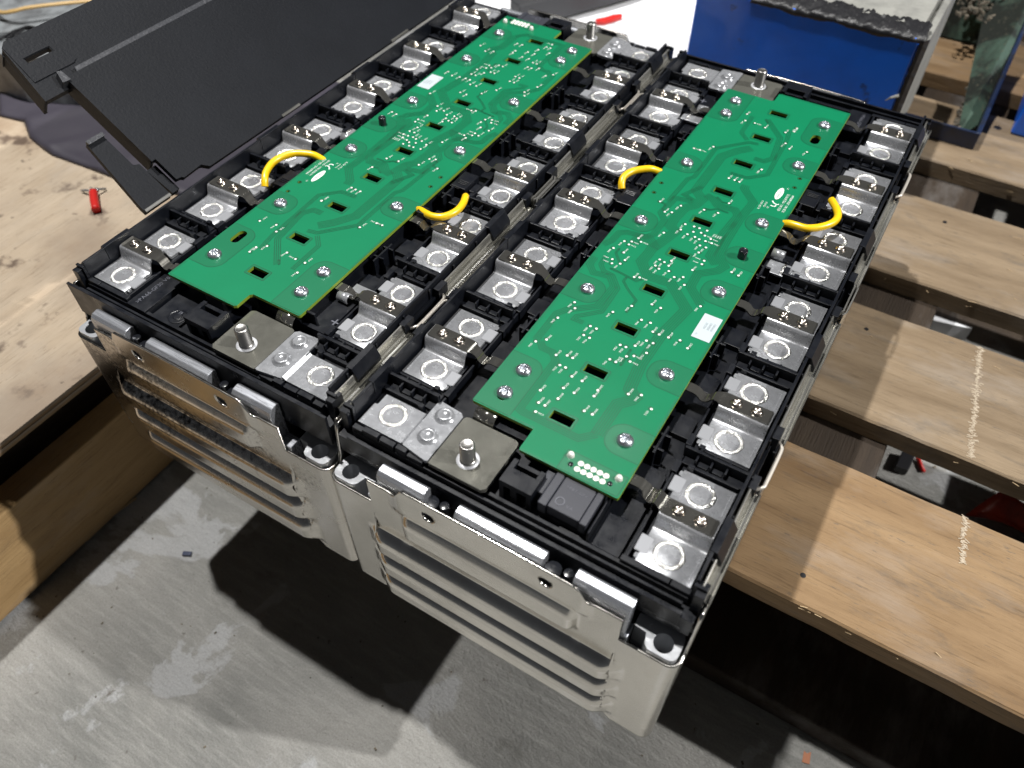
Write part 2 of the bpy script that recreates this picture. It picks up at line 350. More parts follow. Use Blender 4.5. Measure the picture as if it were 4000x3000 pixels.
# ------------------------------------------------------------------ mesh helpers (all in millimetres)
JIT = random.Random(3)
class MB:
    def __init__(self):
        self.v = []; self.f = []; self.m = []; self.s = []; self.mats = []; self.cm = 0; self.sm = False
    def use(self, key, smooth=False):
        if key not in self.mats: self.mats.append(key)
        self.cm = self.mats.index(key); self.sm = smooth
        return self
    def add(self, vs, fs):
        o = len(self.v)
        self.v += [tuple(p) for p in vs]
        for f in fs:
            self.f.append([i + o for i in f]); self.m.append(self.cm); self.s.append(self.sm)
        return self
    def box(self, x0, x1, y0, y1, z0, z1, jit=True):
        if jit:
            j = lambda: JIT.uniform(-0.03, 0.03)
            x0 += j(); x1 += j(); y0 += j(); y1 += j(); z0 += j(); z1 += j()
        vs = [(x, y, z) for z in (z0, z1) for y in (y0, y1) for x in (x0, x1)]
        return self.add(vs, [(0, 2, 3, 1), (4, 5, 7, 6), (0, 1, 5, 4), (2, 6, 7, 3), (0, 4, 6, 2), (1, 3, 7, 5)])
    def obox(self, c, ax, ay, az):
        c, ax, ay, az = Vector(c), Vector(ax), Vector(ay), Vector(az)
        vs = [c + sx_ * ax + sy_ * ay + sz_ * az for sz_ in (-1, 1) for sy_ in (-1, 1) for sx_ in (-1, 1)]
        return self.add(vs, [(0, 2, 3, 1), (4, 5, 7, 6), (0, 1, 5, 4), (2, 6, 7, 3), (0, 4, 6, 2), (1, 3, 7, 5)])
    def prism(self, poly, z0, z1, holes=(), side=None, fn=None, bottom=True):
        """flat polygon with holes between two heights; fn maps (x, y, z) to 3-D"""
        fn = fn or (lambda x, y, z: (x, y, z))
        area = lambda q: sum(q[i][0] * q[(i + 1) % len(q)][1] - q[(i + 1) % len(q)][0] * q[i][1] for i in range(len(q)))
        loops = [list(poly) if area(poly) > 0 else list(poly)[::-1]] + [list(h) if area(h) < 0 else list(h)[::-1] for h in holes]
        bm = bmesh.new()
        es = []
        for l in loops:
            vs = [bm.verts.new((x, y, 0)) for x, y in l]
            es += [bm.edges.new((vs[i], vs[(i + 1) % len(vs)])) for i in range(len(vs))]
        bmesh.ops.triangle_fill(bm, use_beauty=True, use_dissolve=False, edges=es, normal=(0, 0, 1))
        bm.verts.index_update()
        pts = [(q.co.x, q.co.y) for q in bm.verts]
        tris = [[q.index for q in f.verts] if f.normal.z > 0 else [q.index for q in f.verts][::-1] for f in bm.faces]
        bm.free()
        self.add([fn(x, y, z1) for x, y in pts], tris)
        if z0 is None: return self
        if bottom: self.add([fn(x, y, z0) for x, y in pts], [t[::-1] for t in tris])
        keep = self.cm
        if side: self.use(side)
        for l in loops:
            n = len(l)
            self.add([fn(x, y, z0) for x, y in l] + [fn(x, y, z1) for x, y in l], [(i, (i + 1) % n, n + (i + 1) % n, n + i) for i in range(n)])
        self.cm = keep
        return self
    def lathe(self, prof, c=(0, 0, 0), n=24, cap=True):
        """profile [(r, z)] from bottom to top round a vertical axis"""
        vs = []; fs = []
        for r, z in prof:
            for k in range(n):
                a = 2 * PI * k / n
                vs.append((c[0] + r * math.cos(a), c[1] + r * math.sin(a), c[2] + z))
        for i in range(len(prof) - 1):
            for k in range(n):
                k2 = (k + 1) % n
                fs.append((i * n + k, i * n + k2, (i + 1) * n + k2, (i + 1) * n + k))
        if cap:
            fs.append(tuple(range(n))[::-1]); fs.append(tuple(range((len(prof) - 1) * n, len(prof) * n)))
        return self.add(vs, fs)
    def tube(self, pts, r, n=12, close=True):
        P = [Vector(p) for p in pts]
        vs = []; fs = []
        up = Vector((0, 0, 1))
        for i, p in enumerate(P):
            d = (P[min(i + 1, len(P) - 1)] - P[max(i - 1, 0)]).normalized()
            a = d.cross(up)
            if a.length < 1e-3: a = d.cross(Vector((0, 1, 0)))
            a.normalize(); b = a.cross(d)
            rr = r[i] if isinstance(r, (list, tuple)) else r
            for k in range(n):
                t = 2 * PI * k / n
                vs.append(p + rr * (math.cos(t) * a + math.sin(t) * b))
        for i in range(len(P) - 1):
            for k in range(n):
                k2 = (k + 1) % n
                fs.append((i * n + k, (i + 1) * n + k, (i + 1) * n + k2, i * n + k2))
        if close:
            fs.append(tuple(range(n))); fs.append(tuple(range((len(P) - 1) * n, len(P) * n))[::-1])
        return self.add(vs, fs)
    def grid(self, rows):
        """rows of equally many 3-D points"""
        n = len(rows[0])
        vs = [p for r in rows for p in r]
        fs = [(i * n + k, i * n + k + 1, (i + 1) * n + k + 1, (i + 1) * n + k) for i in range(len(rows) - 1) for k in range(n - 1)]
        return self.add(vs, fs)
    def strip(self, prof, half, thick):
        """sheet-metal strip: prof = [(u, z, v_shift, half_width)] along u, thickness downward"""
        top = []; bot = []
        for i, (u, z, vs_, hw) in enumerate(prof):
            a = prof[max(i - 1, 0)]; b = prof[min(i + 1, len(prof) - 1)]
            d = Vector((b[0] - a[0], b[1] - a[1])).normalized()
            nn = Vector((-d.y, d.x))
            if nn.y < 0: nn = -nn
            top.append([(u, vs_ - hw, z), (u, vs_ + hw, z)])
            bot.append([(u - nn.x * thick, vs_ - hw, z - nn.y * thick), (u - nn.x * thick, vs_ + hw, z - nn.y * thick)])
        sm = self.sm
        self.grid(top); self.grid([r[::-1] for r in bot])
        self.sm = False
        for k in (0, 1):
            self.add([t[k] for t in top] + [b[k] for b in bot], [(i, i + 1, len(top) + i + 1, len(top) + i) for i in range(len(top) - 1)])
        for e_ in (0, -1): self.add([top[e_][0], top[e_][1], bot[e_][1], bot[e_][0]], [(0, 1, 2, 3)])
        self.sm = sm
        return self
    def build(self, name, parent=None, origin=(0, 0, 0), bevel=0.0, seg=2, solid=None, loc=None, recalc=True, rot=None):
        me = bpy.data.meshes.new(name)
        me.from_pydata([((p[0] - origin[0]) * .001, (p[1] - origin[1]) * .001, (p[2] - origin[2]) * .001) for p in self.v], [], self.f)
        for k in self.mats: me.materials.append(M[k])
        me.polygons.foreach_set('material_index', self.m)
        me.polygons.foreach_set('use_smooth', self.s)
        if recalc:
            bm = bmesh.new(); bm.from_mesh(me)
            bmesh.ops.recalc_face_normals(bm, faces=bm.faces)
            bm.to_mesh(me); bm.free()
        me.update()
        o = bpy.data.objects.new(name, me)
        C.objects.link(o)
        if parent is not None: o.parent = parent
        if loc is not None: o.location = [c * .001 for c in loc]
        if rot is not None: o.rotation_euler = rot
        if solid:
            q = o.modifiers.new('solid', 'SOLIDIFY'); q.thickness = abs(solid) * .001; q.offset = -1 if solid > 0 else 1
        if bevel:
            q = o.modifiers.new('bevel', 'BEVEL'); q.width = bevel * .001; q.segments = seg; q.limit_method = 'ANGLE'; q.angle_limit = math.radians(40)
        return o

def wpos(p): return (p[0] * .001, p[1] * .001, p[2] * .001 + ZO)
def tag(o, label=None, cat=None, group=None, kind=None):
    if label: o['label'] = label
    if cat: o['category'] = cat
    if group: o['group'] = group
    if kind: o['kind'] = kind
    return o
def thing(name, label, cat, base, group=None, rz=0):
    o = bpy.data.objects.new(name, None)
    C.objects.link(o)
    o.empty_display_size = 0.01
    o.location = wpos(base); o.rotation_euler = (0, 0, rz)
    return tag(o, label, cat, group)
def solo(mb, name, label, cat, base, group=None, kind=None, **k):
    o = mb.build(name, None, base, **k)
    o.location = wpos(base)
    return tag(o, label, cat, group, kind)
def copy_tree(o, parent=None):
    c = o.copy(); C.objects.link(c)
    if parent is not None: c.parent = parent
    for ch in list(o.children): copy_tree(ch, c)
    return c
def arc(cx, cy, r, a0, a1, n=8):
    return [(cx + r * math.cos(a0 + (a1 - a0) * i / n), cy + r * math.sin(a0 + (a1 - a0) * i / n)) for i in range(n + 1)]
def rrect(x0, x1, y0, y1, r, n=5, corners=(1, 1, 1, 1)):
    """rounded rectangle, corners = (x0y0, x1y0, x1y1, x0y1)"""
    p = []
    p += arc(x0 + r, y0 + r, r, PI, 1.5 * PI, n) if corners[0] else [(x0, y0)]
    p += arc(x1 - r, y0 + r, r, 1.5 * PI, 2 * PI, n) if corners[1] else [(x1, y0)]
    p += arc(x1 - r, y1 - r, r, 0, .5 * PI, n) if corners[2] else [(x1, y1)]
    p += arc(x0 + r, y1 - r, r, .5 * PI, PI, n) if corners[3] else [(x0, y1)]
    return p
def circ(x, y, r, n=16): return [(x + r * math.cos(2 * PI * k / n), y + r * math.sin(2 * PI * k / n)) for k in range(n)]
def smooth_path(pts, n=8):
    P = [Vector(p) for p in pts]
    out = []
    for i in range(len(P) - 1):
        a = P[max(i - 1, 0)]; b = P[i]; c = P[i + 1]; d = P[min(i + 2, len(P) - 1)]
        for k in range(n):
            t = k / n
            out.append(0.5 * ((2 * b) + (c - a) * t + (2 * a - 5 * b + 4 * c - d) * t * t + (3 * b - a - 3 * c + d) * t ** 3))
    out.append(P[-1])
    return out
# letters: each character is turned into a flat mesh once
GL = {}
def glyph(ch):
    if ch not in GL:
        cu = bpy.data.curves.new('letter', 'FONT'); cu.body = ch; cu.size = 1; cu.resolution_u = 2
        ob = bpy.data.objects.new('letter', cu); C.objects.link(ob)
        dg = bpy.context.evaluated_depsgraph_get()
        me = bpy.data.meshes.new_from_object(ob.evaluated_get(dg))
        vs = [(q.co.x, q.co.y) for q in me.vertices]; fs = [list(f.vertices) for f in me.polygons]
        GL[ch] = (vs, fs, (max(x for x, y in vs) + 0.07) if vs else 0.3)
        bpy.data.objects.remove(ob); bpy.data.curves.remove(cu); bpy.data.meshes.remove(me)
    return GL[ch]
def text(mb, s, x, y, size, ang, z, stretch=1.0):
    """flat lettering starting at (x, y), running in direction ang"""
    ca, sa = math.cos(ang), math.sin(ang)
    cx_ = 0
    for ch in s:
        if ch == ' ':
            cx_ += 0.35; continue
        vs, fs, adv = glyph(ch)
        mb.add([(x + ((px + cx_) * stretch * ca - py * sa) * size, y + ((px + cx_) * stretch * sa + py * ca) * size, z) for px, py in vs], fs)
        cx_ += adv
    return cx_ * size * stretch

# ------------------------------------------------------------------ the floor
FZ = -236
fl = MB().use('concrete')
fl.box(-2600, 2600, -2600, 3600, FZ - 40, FZ, False)
solo(fl, 'floor', 'worn grey concrete workshop floor with stains and scuffs', 'floor', (0, 0, FZ), kind='structure')

# ------------------------------------------------------------------ right pallet: slats along x on stringers
pal = thing('wooden_pallet', 'weathered pine pallet of wide slats under the modules and the blue cases', 'pallet', (150, 300, FZ))
OB = (150, 300, FZ)
slats = [(62, 156, -230, 620, 0, 'slat2'), (194, 290, -215, 640, .004, 'slat'), (331, 430, -225, 620, .006, 'slat'), (484, 580, -230, 640, .006, 'slat'), (628, 724, -220, 620, 0, 'slat2'), (770, 866, -230, 620, 0, 'slat')]
for y0, y1, x0, x1, rz, mk in slats:
    b = MB().use(mk)
    n = 60
    rows_t = []
    # worn edges: a board whose long edges wander a little
    rr = random.Random(int(y0))
    e0 = [rr.uniform(-.35, .35) for _ in range(n + 1)]; e1 = [rr.uniform(-.35, .35) for _ in range(n + 1)]
    ca, sa = math.cos(rz), math.sin(rz)
    def W(x, y, z):
        dx, dy = x - 120, y - y0
        return (120 + ca * dx - sa * dy, y0 + sa * dx + ca * dy, z)
    sec = []
    for i in range(n + 1):
        x = x0 + (x1 - x0) * i / n
        a, c = y0 + e0[i], y1 + e1[i]
        h = -114 + 0.25 * math.sin(i * .31 + y0)
        sec.append([W(x, a, h - 14), W(x, a, h - 1.2), W(x, a + 1.2, h), W(x, c - 1.2, h), W(x, c, h - 1.2), W(x, c, h - 14)])
    rows = [s + [s[0]] for s in sec]
    b.grid(rows)
    b.add(sec[0], [(0, 1, 2, 3, 4, 5)]); b.add(sec[-1], [(5, 4, 3, 2, 1, 0)])
    b.build('slat', pal, OB, loc=None)
for x in (-190, 96, 330, 560):  # middle stringers are added to keep the space below the slats dark
    MB().use('darkwood').box(x, x + (72 if x == 96 else 95), 150 if x == 96 else 66, 860, -216, -128.4).build('stringer', pal, OB, bevel=1.2)
for y0, y1 in ((57, 150), (440, 530), (770, 860)):
    MB().use('darkwood').box(-225, 640, y0, y1, -235.6, -217).build('bottom_board', pal, OB, bevel=1.5)
# pale band-saw scar running across the slats
s = MB().use('scar'); rr = random.Random(77)
for (xa, ya, xb, yb, n_) in ((197, 289, 208, 197, 190), (213, 155.5, 217, 126, 70)):
    for i in range(n_):
        t_ = i / (n_ - 1); x = xa + (xb - xa) * t_ + rr.gauss(0, .9); y = ya + (yb - ya) * t_
        a = rr.uniform(-.6, .6); L = rr.uniform(.3, 1.7)
        s.obox((x, y, -113.85 + rr.uniform(0, .15)), (L * math.cos(a), L * math.sin(a), rr.uniform(-.1, .1)), (-.22 * math.sin(a), .22 * math.cos(a), 0), (0, 0, .22))
s.build('saw_scar', pal, OB)
for (x, y, r) in ((162, 561, 3.4), (150, 78, 1.6), (300, 250, 1.7), (131, 268, 1.5), (151, 408, 1.6), (262, 140, 2.0)):  # black discs: nail heads, the largest standing in for a dark hole
    h = MB().use('black'); h.lathe([(r, -113.95), (r * .9, -113.7), (.01, -113.72)], (x, y, 0), 14, False); h.build('nail_and_hole_disc', pal, OB)
spl = MB().use('debris'); rr = random.Random(78)
for i in range(70):
    y0, y1, x0, x1 = rr.choice(slats)[:4]
    x = rr.uniform(118, 300); e_ = rr.random() < .55
    y = (y0 - .2 if e_ else rr.uniform(y0 + 3, y1 - 3)); z = (-114 - rr.uniform(0, 8)) if e_ else -113.7
    a = rr.gauss(0, .5); L = rr.uniform(.8, 3.4)
    spl.obox((x, y, z), (L * math.cos(a), L * math.sin(a) * .4, L * .3 * math.sin(a)), (-.16 * math.sin(a), .16, 0), (0, 0, .16))
tag(spl.build('splinters', pal, OB), kind='stuff')

# ------------------------------------------------------------------ left pallet: plywood top over a board frame
lp = thing('plywood_platform', 'stained plywood sheet on a board frame at the left of the modules', 'platform', (-420, 60, FZ))
OL = (-420, 60, FZ)
b = MB().use('ply')
b.box(-900, -266.5, -520, 330, -116.4, -114)
b.use('plyedge')
b.box(-900, -267.2, -519.5, 329.5, -118.6, -116.5)
b.use('ply').box(-900, -266.8, -519.8, 329.7, -120.6, -118.7)
b.use('plyedge').box(-900, -267.6, -519.3, 329.2, -123.2, -120.7)
b.build('plywood_top', lp, OL, bevel=.3)
MB().use('board').box(-288, -268.5, -520, 330, -233, -160.5).build('side_board', lp, OL, bevel=1.0)
MB().use('darkwood').box(-420, -300, -520, 330, -180, -124).build('stringer', lp, OL, bevel=1.0)
MB().use('darkwood').box(-880, -300, -520, 330, -235.5, -222).build('bottom_board', lp, OL, bevel=1.0)
ink = MB().use('black')
def marker(pts, r=.8):
    ink.tube([(-299.6, y, z) for y, z in pts], r, 6)
marker([(-95, -152), (-96, -134)]); marker([(-96, -134), (-88, -151)]); marker([(-88, -151), (-87, -133)])
marker([(-74, -136), (-79, -141), (-79, -147), (-73, -150)])
for a in range(3):
    t = a * PI / 3
    marker([(-30 - 9 * math.cos(t), -142 - 8 * math.sin(t)), (-30 + 9 * math.cos(t), -142 + 8 * math.sin(t))])
ink.build('pen_mark', lp, OL)

# dark sheet lying on the plywood under the cover
b = MB().use('cloth', True)
edge_ = [(-640, 190), (-566, 139), (-540, 144), (-516, 131), (-493, 126), (-479, 124), (-440, 127), (-406, 129), (-350, 140), (-300, 156)]
rows = []; rr = random.Random(6)
for i in range(len(edge_) * 4 - 3):
    k, f = divmod(i, 4); f /= 4
    ax, ay = edge_[k]; bx_, by_ = edge_[min(k + 1, len(edge_) - 1)]
    x, y = ax + (bx_ - ax) * f, ay + (by_ - ay) * f
    row = [(x, y, -113.8)]
    for m_ in range(1, 26):
        yy = y + (330 - y) * (m_ / 25) ** 1.5
        h = .8 + 2.2 * (.5 + .5 * math.sin(x * .055 + yy * .035)) * min(1, m_ / 4) + 1.6 * max(0, math.sin(x * .11 - yy * .06)) ** 3 + 1.2 * math.exp(-((m_ - 2) / 1.2) ** 2)
        row.append((x + 2 * math.sin(yy * .05), yy, -113.6 + h))
    rows.append(row)
b.grid(rows)
solo(b, 'plastic_sheet', 'dark purple-grey plastic sheet lying rumpled on the plywood beneath the black cover', 'sheet', (-450, 200, -114), solid=.5)

# ------------------------------------------------------------------ black cover leaning on the left module
LA = Vector((-205.2, 0, 4.2)); LU = Vector((-62, 0, 45)).normalized(); LY = Vector((0, 1, 0)); LN = Vector((45, 0, 62)).normalized()
def lid(y, r, h): p = LA + LU * r + LY * y + LN * h; return (p.x, p.y, p.z)
LB = (-245, 180, -8)
lr = thing('plastic_cover', 'long black plastic cover tilted up against the left module', 'cover', LB)
fnl = lambda x, y, z: lid(x, y, z)
b = MB().use('black_lid')
pan = [(49, 72), (49, 18), (51.5, 18), (51.5, 4), (54.5, 3.6), (55.5, 2.6), (68, 3.2), (71.2, 0), (312, 0), (312, 74.2), (52, 74.2)]
b.prism(pan, -3.2, 0, fn=fnl)
b.build('top_panel', lr, LB, bevel=.9, seg=3)
b = MB().use('black_lid')
b.prism([(49, 71.8), (49, 18), (51, 18), (51, 71.8)], -10.5, -3.1, fn=fnl)          # near skirt
b.prism([(45.8, 17.4), (51.8, 17.4), (51.8, 1), (47, 1)], -9, -5.5, fn=fnl)
b.build('skirt', lr, LB, bevel=.5)
b = MB().use('lid_edge')
b.prism([(56.5, 74.3), (312, 74.3), (312, 77.0), (57.5, 77.0)], -4.2, -.9, fn=fnl)
b.build('ridge', lr, LB, bevel=.8)
b = MB().use('black_lid')
b.prism([(34, 70.5), (49, 70.5), (312, 70.5), (312, 104.6), (41.5, 104.6), (38.2, 102)], -8.0, -4.4, fn=fnl, holes=[[(42.6, 90.4), (57, 90.4), (57, 92.8), (42.6, 92.8)]])
b.prism([(38, 101.8), (41.5, 104.4), (312, 104.4), (312, 102.4), (43, 102.4), (37, 100)], -16, -7.95, fn=fnl)
b.prism([(34, 70.7), (38, 101.8), (40, 101.8), (36, 70.7)], -16, -7.95, fn=fnl)
b.build('flange', lr, LB, bevel=.8, seg=3)
b = MB().use('black_lid')
b.prism([(37.2, 80.6), (61, 80.6), (63.2, 82), (64, 104.2), (41.9, 104.2), (38.6, 101.6)], -4.6, -3.9, fn=fnl, holes=[[(42.2, 90), (57.4, 90), (57.4, 93.2), (42.2, 93.2)]])
b.build('corner_patch', lr, LB, bevel=.3)
b = MB().use('lid_edge')
b.prism([(45.6, 72.0), (47.4, 78.2), (49.6, 77.4), (50.2, 71.6)], -4.5, .9, fn=fnl)
b.build('corner_lug', lr, LB, bevel=.5)
b = MB().use('black_lid')
b.prism([(28.3, 4), (28.3, .4), (45.5, .4), (45.5, 22), (42.6, 23), (42.6, 44), (33, 44), (29.5, 14)], -8.0, -4.9, fn=fnl)
b.use('lid_edge').prism([(32.8, 44.3), (42.9, 44.3), (42.9, 42.0), (33.1, 42.0)], -5.0, -3.2, fn=fnl)
b.build('side_leg', lr, LB, bevel=.6)
b = MB().use('chan'); b.prism([(28.6, 1.8), (45.2, 1.8), (45.2, .2), (28.6, .2)], -4.8, -4.2, fn=fnl)
b.prism([(128, .9), (143, .9), (143, -.6), (128, -.6)], .1, .6, fn=fnl); b.prism([(232, .9), (250, .9), (250, -.6), (232, -.6)], .1, .6, fn=fnl)
b.build('metal_clip', lr, LB)

# ------------------------------------------------------------------ odds and ends behind the cover, upper left
b = MB().use('junk')
rr = random.Random(5)
b.prism([(-700, 150), (-560, 165), (-500, 190), (-470, 245), (-520, 330), (-700, 330)], -113.8, -70)
for i in range(7):
    y = 175 + i * 9
    b.obox((-575 + i * 9, y + 20, -67 + rr.uniform(-1, 1)), (34, 26, 2), (-1.6, 2.2, 0), (0, 0, 3))
solo(b, 'insulation_block', 'grey crumpled insulation block behind the black cover with wires lying on it', 'block', (-580, 240, -114), bevel=2.5)
for k, (dx, dz) in enumerate(((0, 0), (2.2, .5))):
    p = smooth_path([(-652, 214 + dx, -66), (-617, 203 + dx, -63), (-600, 206 + dx, -60 + dz), (-590, 216 + dx, -58), (-566, 245 + dx, -59), (-530, 290, -63)], 8)
    solo(MB().use('tan', True).tube(p, 1.3, 10), 'loose_wire', ['thin tan wire curving over the grey block, the outer of two', 'thin tan wire curving over the grey block, the inner of two'][k], 'wire', (-600, 210, -66), 'tan wires on the grey block')
for k in range(3):
    p = smooth_path([(-585 + 5 * k, 178 + 3 * k, -69), (-577 + 3 * k, 193 + 2 * k, -64 + k), (-555 + 3 * k, 208 - 3 * k, -62 + k), (-520, 240 - 4 * k, -60)], 8)
    solo(MB().use('black', True).tube(p, .9, 8), 'loose_wire', 'frayed black wire end lying beside the black cover', 'wire', (-575, 195, -69), 'black wire ends on the grey block')

# clipped red wire on the plywood
b = MB().use('red', True)
b.tube(smooth_path([(-407, 106, -110.4), (-399, 100, -110.2), (-388, 92.5, -110.4)], 6), 3.1, 14)
rw = thing('wire_offcut', 'short red wire offcut with bare silver ends on the plywood', 'wire', (-398, 99, -114))
b.build('insulation', rw, (-398, 99, -114))
b = MB().use('alu', True)
for (x, y) in ((-419, 104), (-416, 110), (-405, 115), (-411, 112)):
    b.tube([(-406.5, 105.5, -110.5), ((x - 406.5) / 2, (y + 105.5) / 2, -110), (x, y, -112.3)], .9, 6)
b.build('bare_strand', rw, (-398, 99, -114))

# ------------------------------------------------------------------ behind the modules
b = MB().use('white', True)
rows = []
for i in range(25):
    row = []
    for j in range(25):
        x = -330 + j * 10.5; y = 412 + i * 16
        row.append((x, y, -103 + 1.6 * math.sin(x * .03 + y * .02) + 1.0 * math.sin(y * .05)))
    rows.append(row)
b.grid(rows)
b2 = [[(p[0], p[1], -113.7) for p in r] for r in rows]
b.grid(b2[::-1])
edge = rows[0] + [r[-1] for r in rows[1:]] + rows[-1][-2::-1] + [r[0] for r in rows[-2:0:-1]]
b.add(edge + [(p[0], p[1], -113.7) for p in edge], [(i, (i + 1) % len(edge), len(edge) + (i + 1) % len(edge), len(edge) + i) for i in range(len(edge))])
solo(b, 'foam_sheet', 'white foam sheet lying flat behind the modules', 'sheet', (-200, 600, -114))
d = Vector((50, 97, 0)).normalized(); s = Vector((97, -50, 0)).normalized()
b = MB().use('greybar').obox(Vector((-205, 585, -88)), d * 120, s * 9, (0, 0, 11.5))
solo(b, 'rail', 'dark grey bar lying across the white foam sheet', 'bar', (-205, 585, -100), bevel=1.2)
b = MB().use('beige').obox(Vector((-275, 640, -66)), d * 90, s * 55, (0, 0, 34))
b.obox(Vector((-262, 650, -28)), d * 60, s * 38, (0, 0, 4))
solo(b, 'plastic_tub', 'beige translucent plastic block behind the dark grey bar', 'tub', (-275, 640, -100), bevel=5)
b = MB().use('red'); rr = random.Random(9)
b.prism([(-203, 533), (-197, 541), (-192, 551), (-186, 556), (-183, 552), (-188, 541), (-193, 532), (-199, 529)], -102.5, -99.5)
solo(b, 'plastic_scrap', 'red plastic scrap on the white foam beside the dark grey bar', 'scrap', (-193, 543, -102), bevel=1.2)

# blue cased pack
OBX = (8, 480, -114)
bx = thing('battery_pack', 'blue film-wrapped pack with grey foam top and black tape standing behind the right module', 'battery pack', OBX)
b = MB().use('blue'); b.box(-70, 86.5, 420, 432, -113.8, 1); b.build('front_face', bx, OBX, bevel=1.4, seg=3)
b = MB().use('greyfoam'); b.box(86.7, 91.5, 424, 560, -113.8, -1); b.box(-70, 86.5, 432.2, 560, -113.8, -3); b.build('foam_body', bx, OBX, bevel=1)
b = MB().use('greyfoam'); rr = random.Random(31)
b.grid([[(-62 + 7.3 * j_, 434 + 7 * i_, 3.2 + rr.uniform(-.8, .8)) for j_ in range(21)] for i_ in range(19)])
b.box(-62, 84, 436, 560, -2.9, 2.2); b.build('foam_top', bx, OBX, bevel=1.5)
b = MB().use('tape', True)
rr = random.Random(12); n = 90; rows = [[] for _ in range(9)]
for i in range(n + 1):
    x = -30 + 119 * i / n
    wob = math.sin(i * .17) + .6 * math.sin(i * .43 + 1) + .35 * rr.uniform(-1, 1)
    for k, (y, z) in enumerate(((419.4, -2.0 + .7 * wob), (419.6, .6), (421, 1.9), (424, 2.6), (427, 3.0), (430, 3.3), (433, 3.7), (436, 4.0), (439 + 1.8 * wob, 4.2))):
        j_ = 0 if k < 2 else 1
        rows[k].append((x + j_ * rr.uniform(-.4, .4), y + j_ * rr.uniform(-.5, .5), z + j_ * (rr.uniform(-.7, .9) + .8 * math.sin(i * .9 + k * 1.3) * math.sin(i * .21 + k))))
b.grid(rows)
b.build('tape_edge', bx, OBX, solid=.5)
b = MB().use('tape'); rr = random.Random(14); rows = [[], [], []]
for i in range(40):
    z = 1 - 112 * i / 39
    rows[0].append((87.4 - rr.uniform(0.2, 1.2), 419.5, z)); rows[1].append((89.2, 419.4, z)); rows[2].append((92.0, 422 + rr.uniform(0, 2.2), z))
b.grid(rows); b.build('tape_corner', bx, OBX, solid=.4)
b = MB().use('greyfoam')
for z, l in ((-38, 7), (-60, 12)):
    b.tube([(87, 419, z), (87 - l * .6, 416.5, z - 1.5), (87 - l, 417.5, z - 5)], [1.2, .9, .3], 6)
b.build('torn_strip', bx, OBX)

# dark blue steel frame lying on the slats
OF = (120, 610, -114)
fr = thing('steel_case', 'empty dark blue steel case with green dirty lining and foam crumbs', 'case', OF)
b = MB().use('navy'); b.box(60, 148, 515, 517.5, -113.6, -99); b.build('front_lip', fr, OF, bevel=.6)
b = MB().use('navy')
prof = [(515, -99), (560, -92), (640, -70), (722, -34)]
vs = [(x, y, z) for x in (147, 150.5) for y, z in prof + [(722, -113.6), (515, -113.6)]]
k = len(prof) + 2
b.add(vs, [tuple(range(k))[::-1], tuple(range(k, 2 * k))] + [(i, (i + 1) % k, k + (i + 1) % k, k + i) for i in range(k)])
b.build('side_wall', fr, OF, bevel=.8)
b = MB().use('navy'); b.box(60, 150, 720, 724, -113.6, -22); b.box(60, 150, 712, 720, -28, -22); b.build('back_wall', fr, OF, bevel=.8)
b = MB().use('blue'); b.tube([(60, 716, -21), (150, 716, -21)], 1.6, 8); b.tube([(150, 716, -21), (151, 722, -40), (150, 722, -70)], 2.2, 8); b.build('film_rim', fr, OF)
b = MB().use('green')
b.add([(96, 718, -34), (146.4, 718, -34), (146.6, 545, -108), (136, 520, -111), (128, 640, -95), (112, 690, -70)], [(0, 1, 2, 3, 4, 5)])
b.add([(60, 719, -40), (146, 719, -40), (146, 700, -112), (60, 700, -112)], [(0, 1, 2, 3)])
b.build('lining', fr, OF, solid=.8)
b = MB().use('navy'); rr = random.Random(41)
b.grid([[(60 + 4.6 * j_, 719 - rr.uniform(0, 3), -22 - 5 * i_ + rr.uniform(-1.5, 1.5) - (i_ == 3) * rr.uniform(0, 9)) for j_ in range(20)] for i_ in range(4)])
b.build('torn_wrapping', fr, OF, solid=.5)
b = MB().use('foamcrumb'); rr = random.Random(21)
for i in range(620):
    t = rr.random()
    if i < 540:
        x = rr.uniform(90, 147); q_ = rr.random() ** 1.7; y = 716 - q_ * 60 * (.4 + .6 * abs(math.sin(x * .35))); z = -34 - q_ * 42
    elif i < 150: x = rr.uniform(98, 122); y = rr.uniform(600, 690); z = -112 + rr.uniform(0, 20)
    else: x = 134 + rr.uniform(-2, 3) - t * 4; y = 520 + t * 90; z = -112 + rr.uniform(0, 4)
    a = rr.uniform(0, PI); L = rr.uniform(1, 4)
    b.obox((x, y, z), (L * math.cos(a), L * math.sin(a) * .5, L * .4 * math.sin(a * 3)), (-.8 * math.sin(a), .8 * math.cos(a), .2), (0, .2, rr.uniform(.5, 1.2)))
b.build('foam_crumbs', fr, OF)
b = MB().use('blue'); b.box(172, 236, 556, 660, -113.6, -55)
solo(b, 'battery_pack', 'blue case corner standing on the slats at the right edge', 'battery pack', (200, 600, -114), bevel=2)

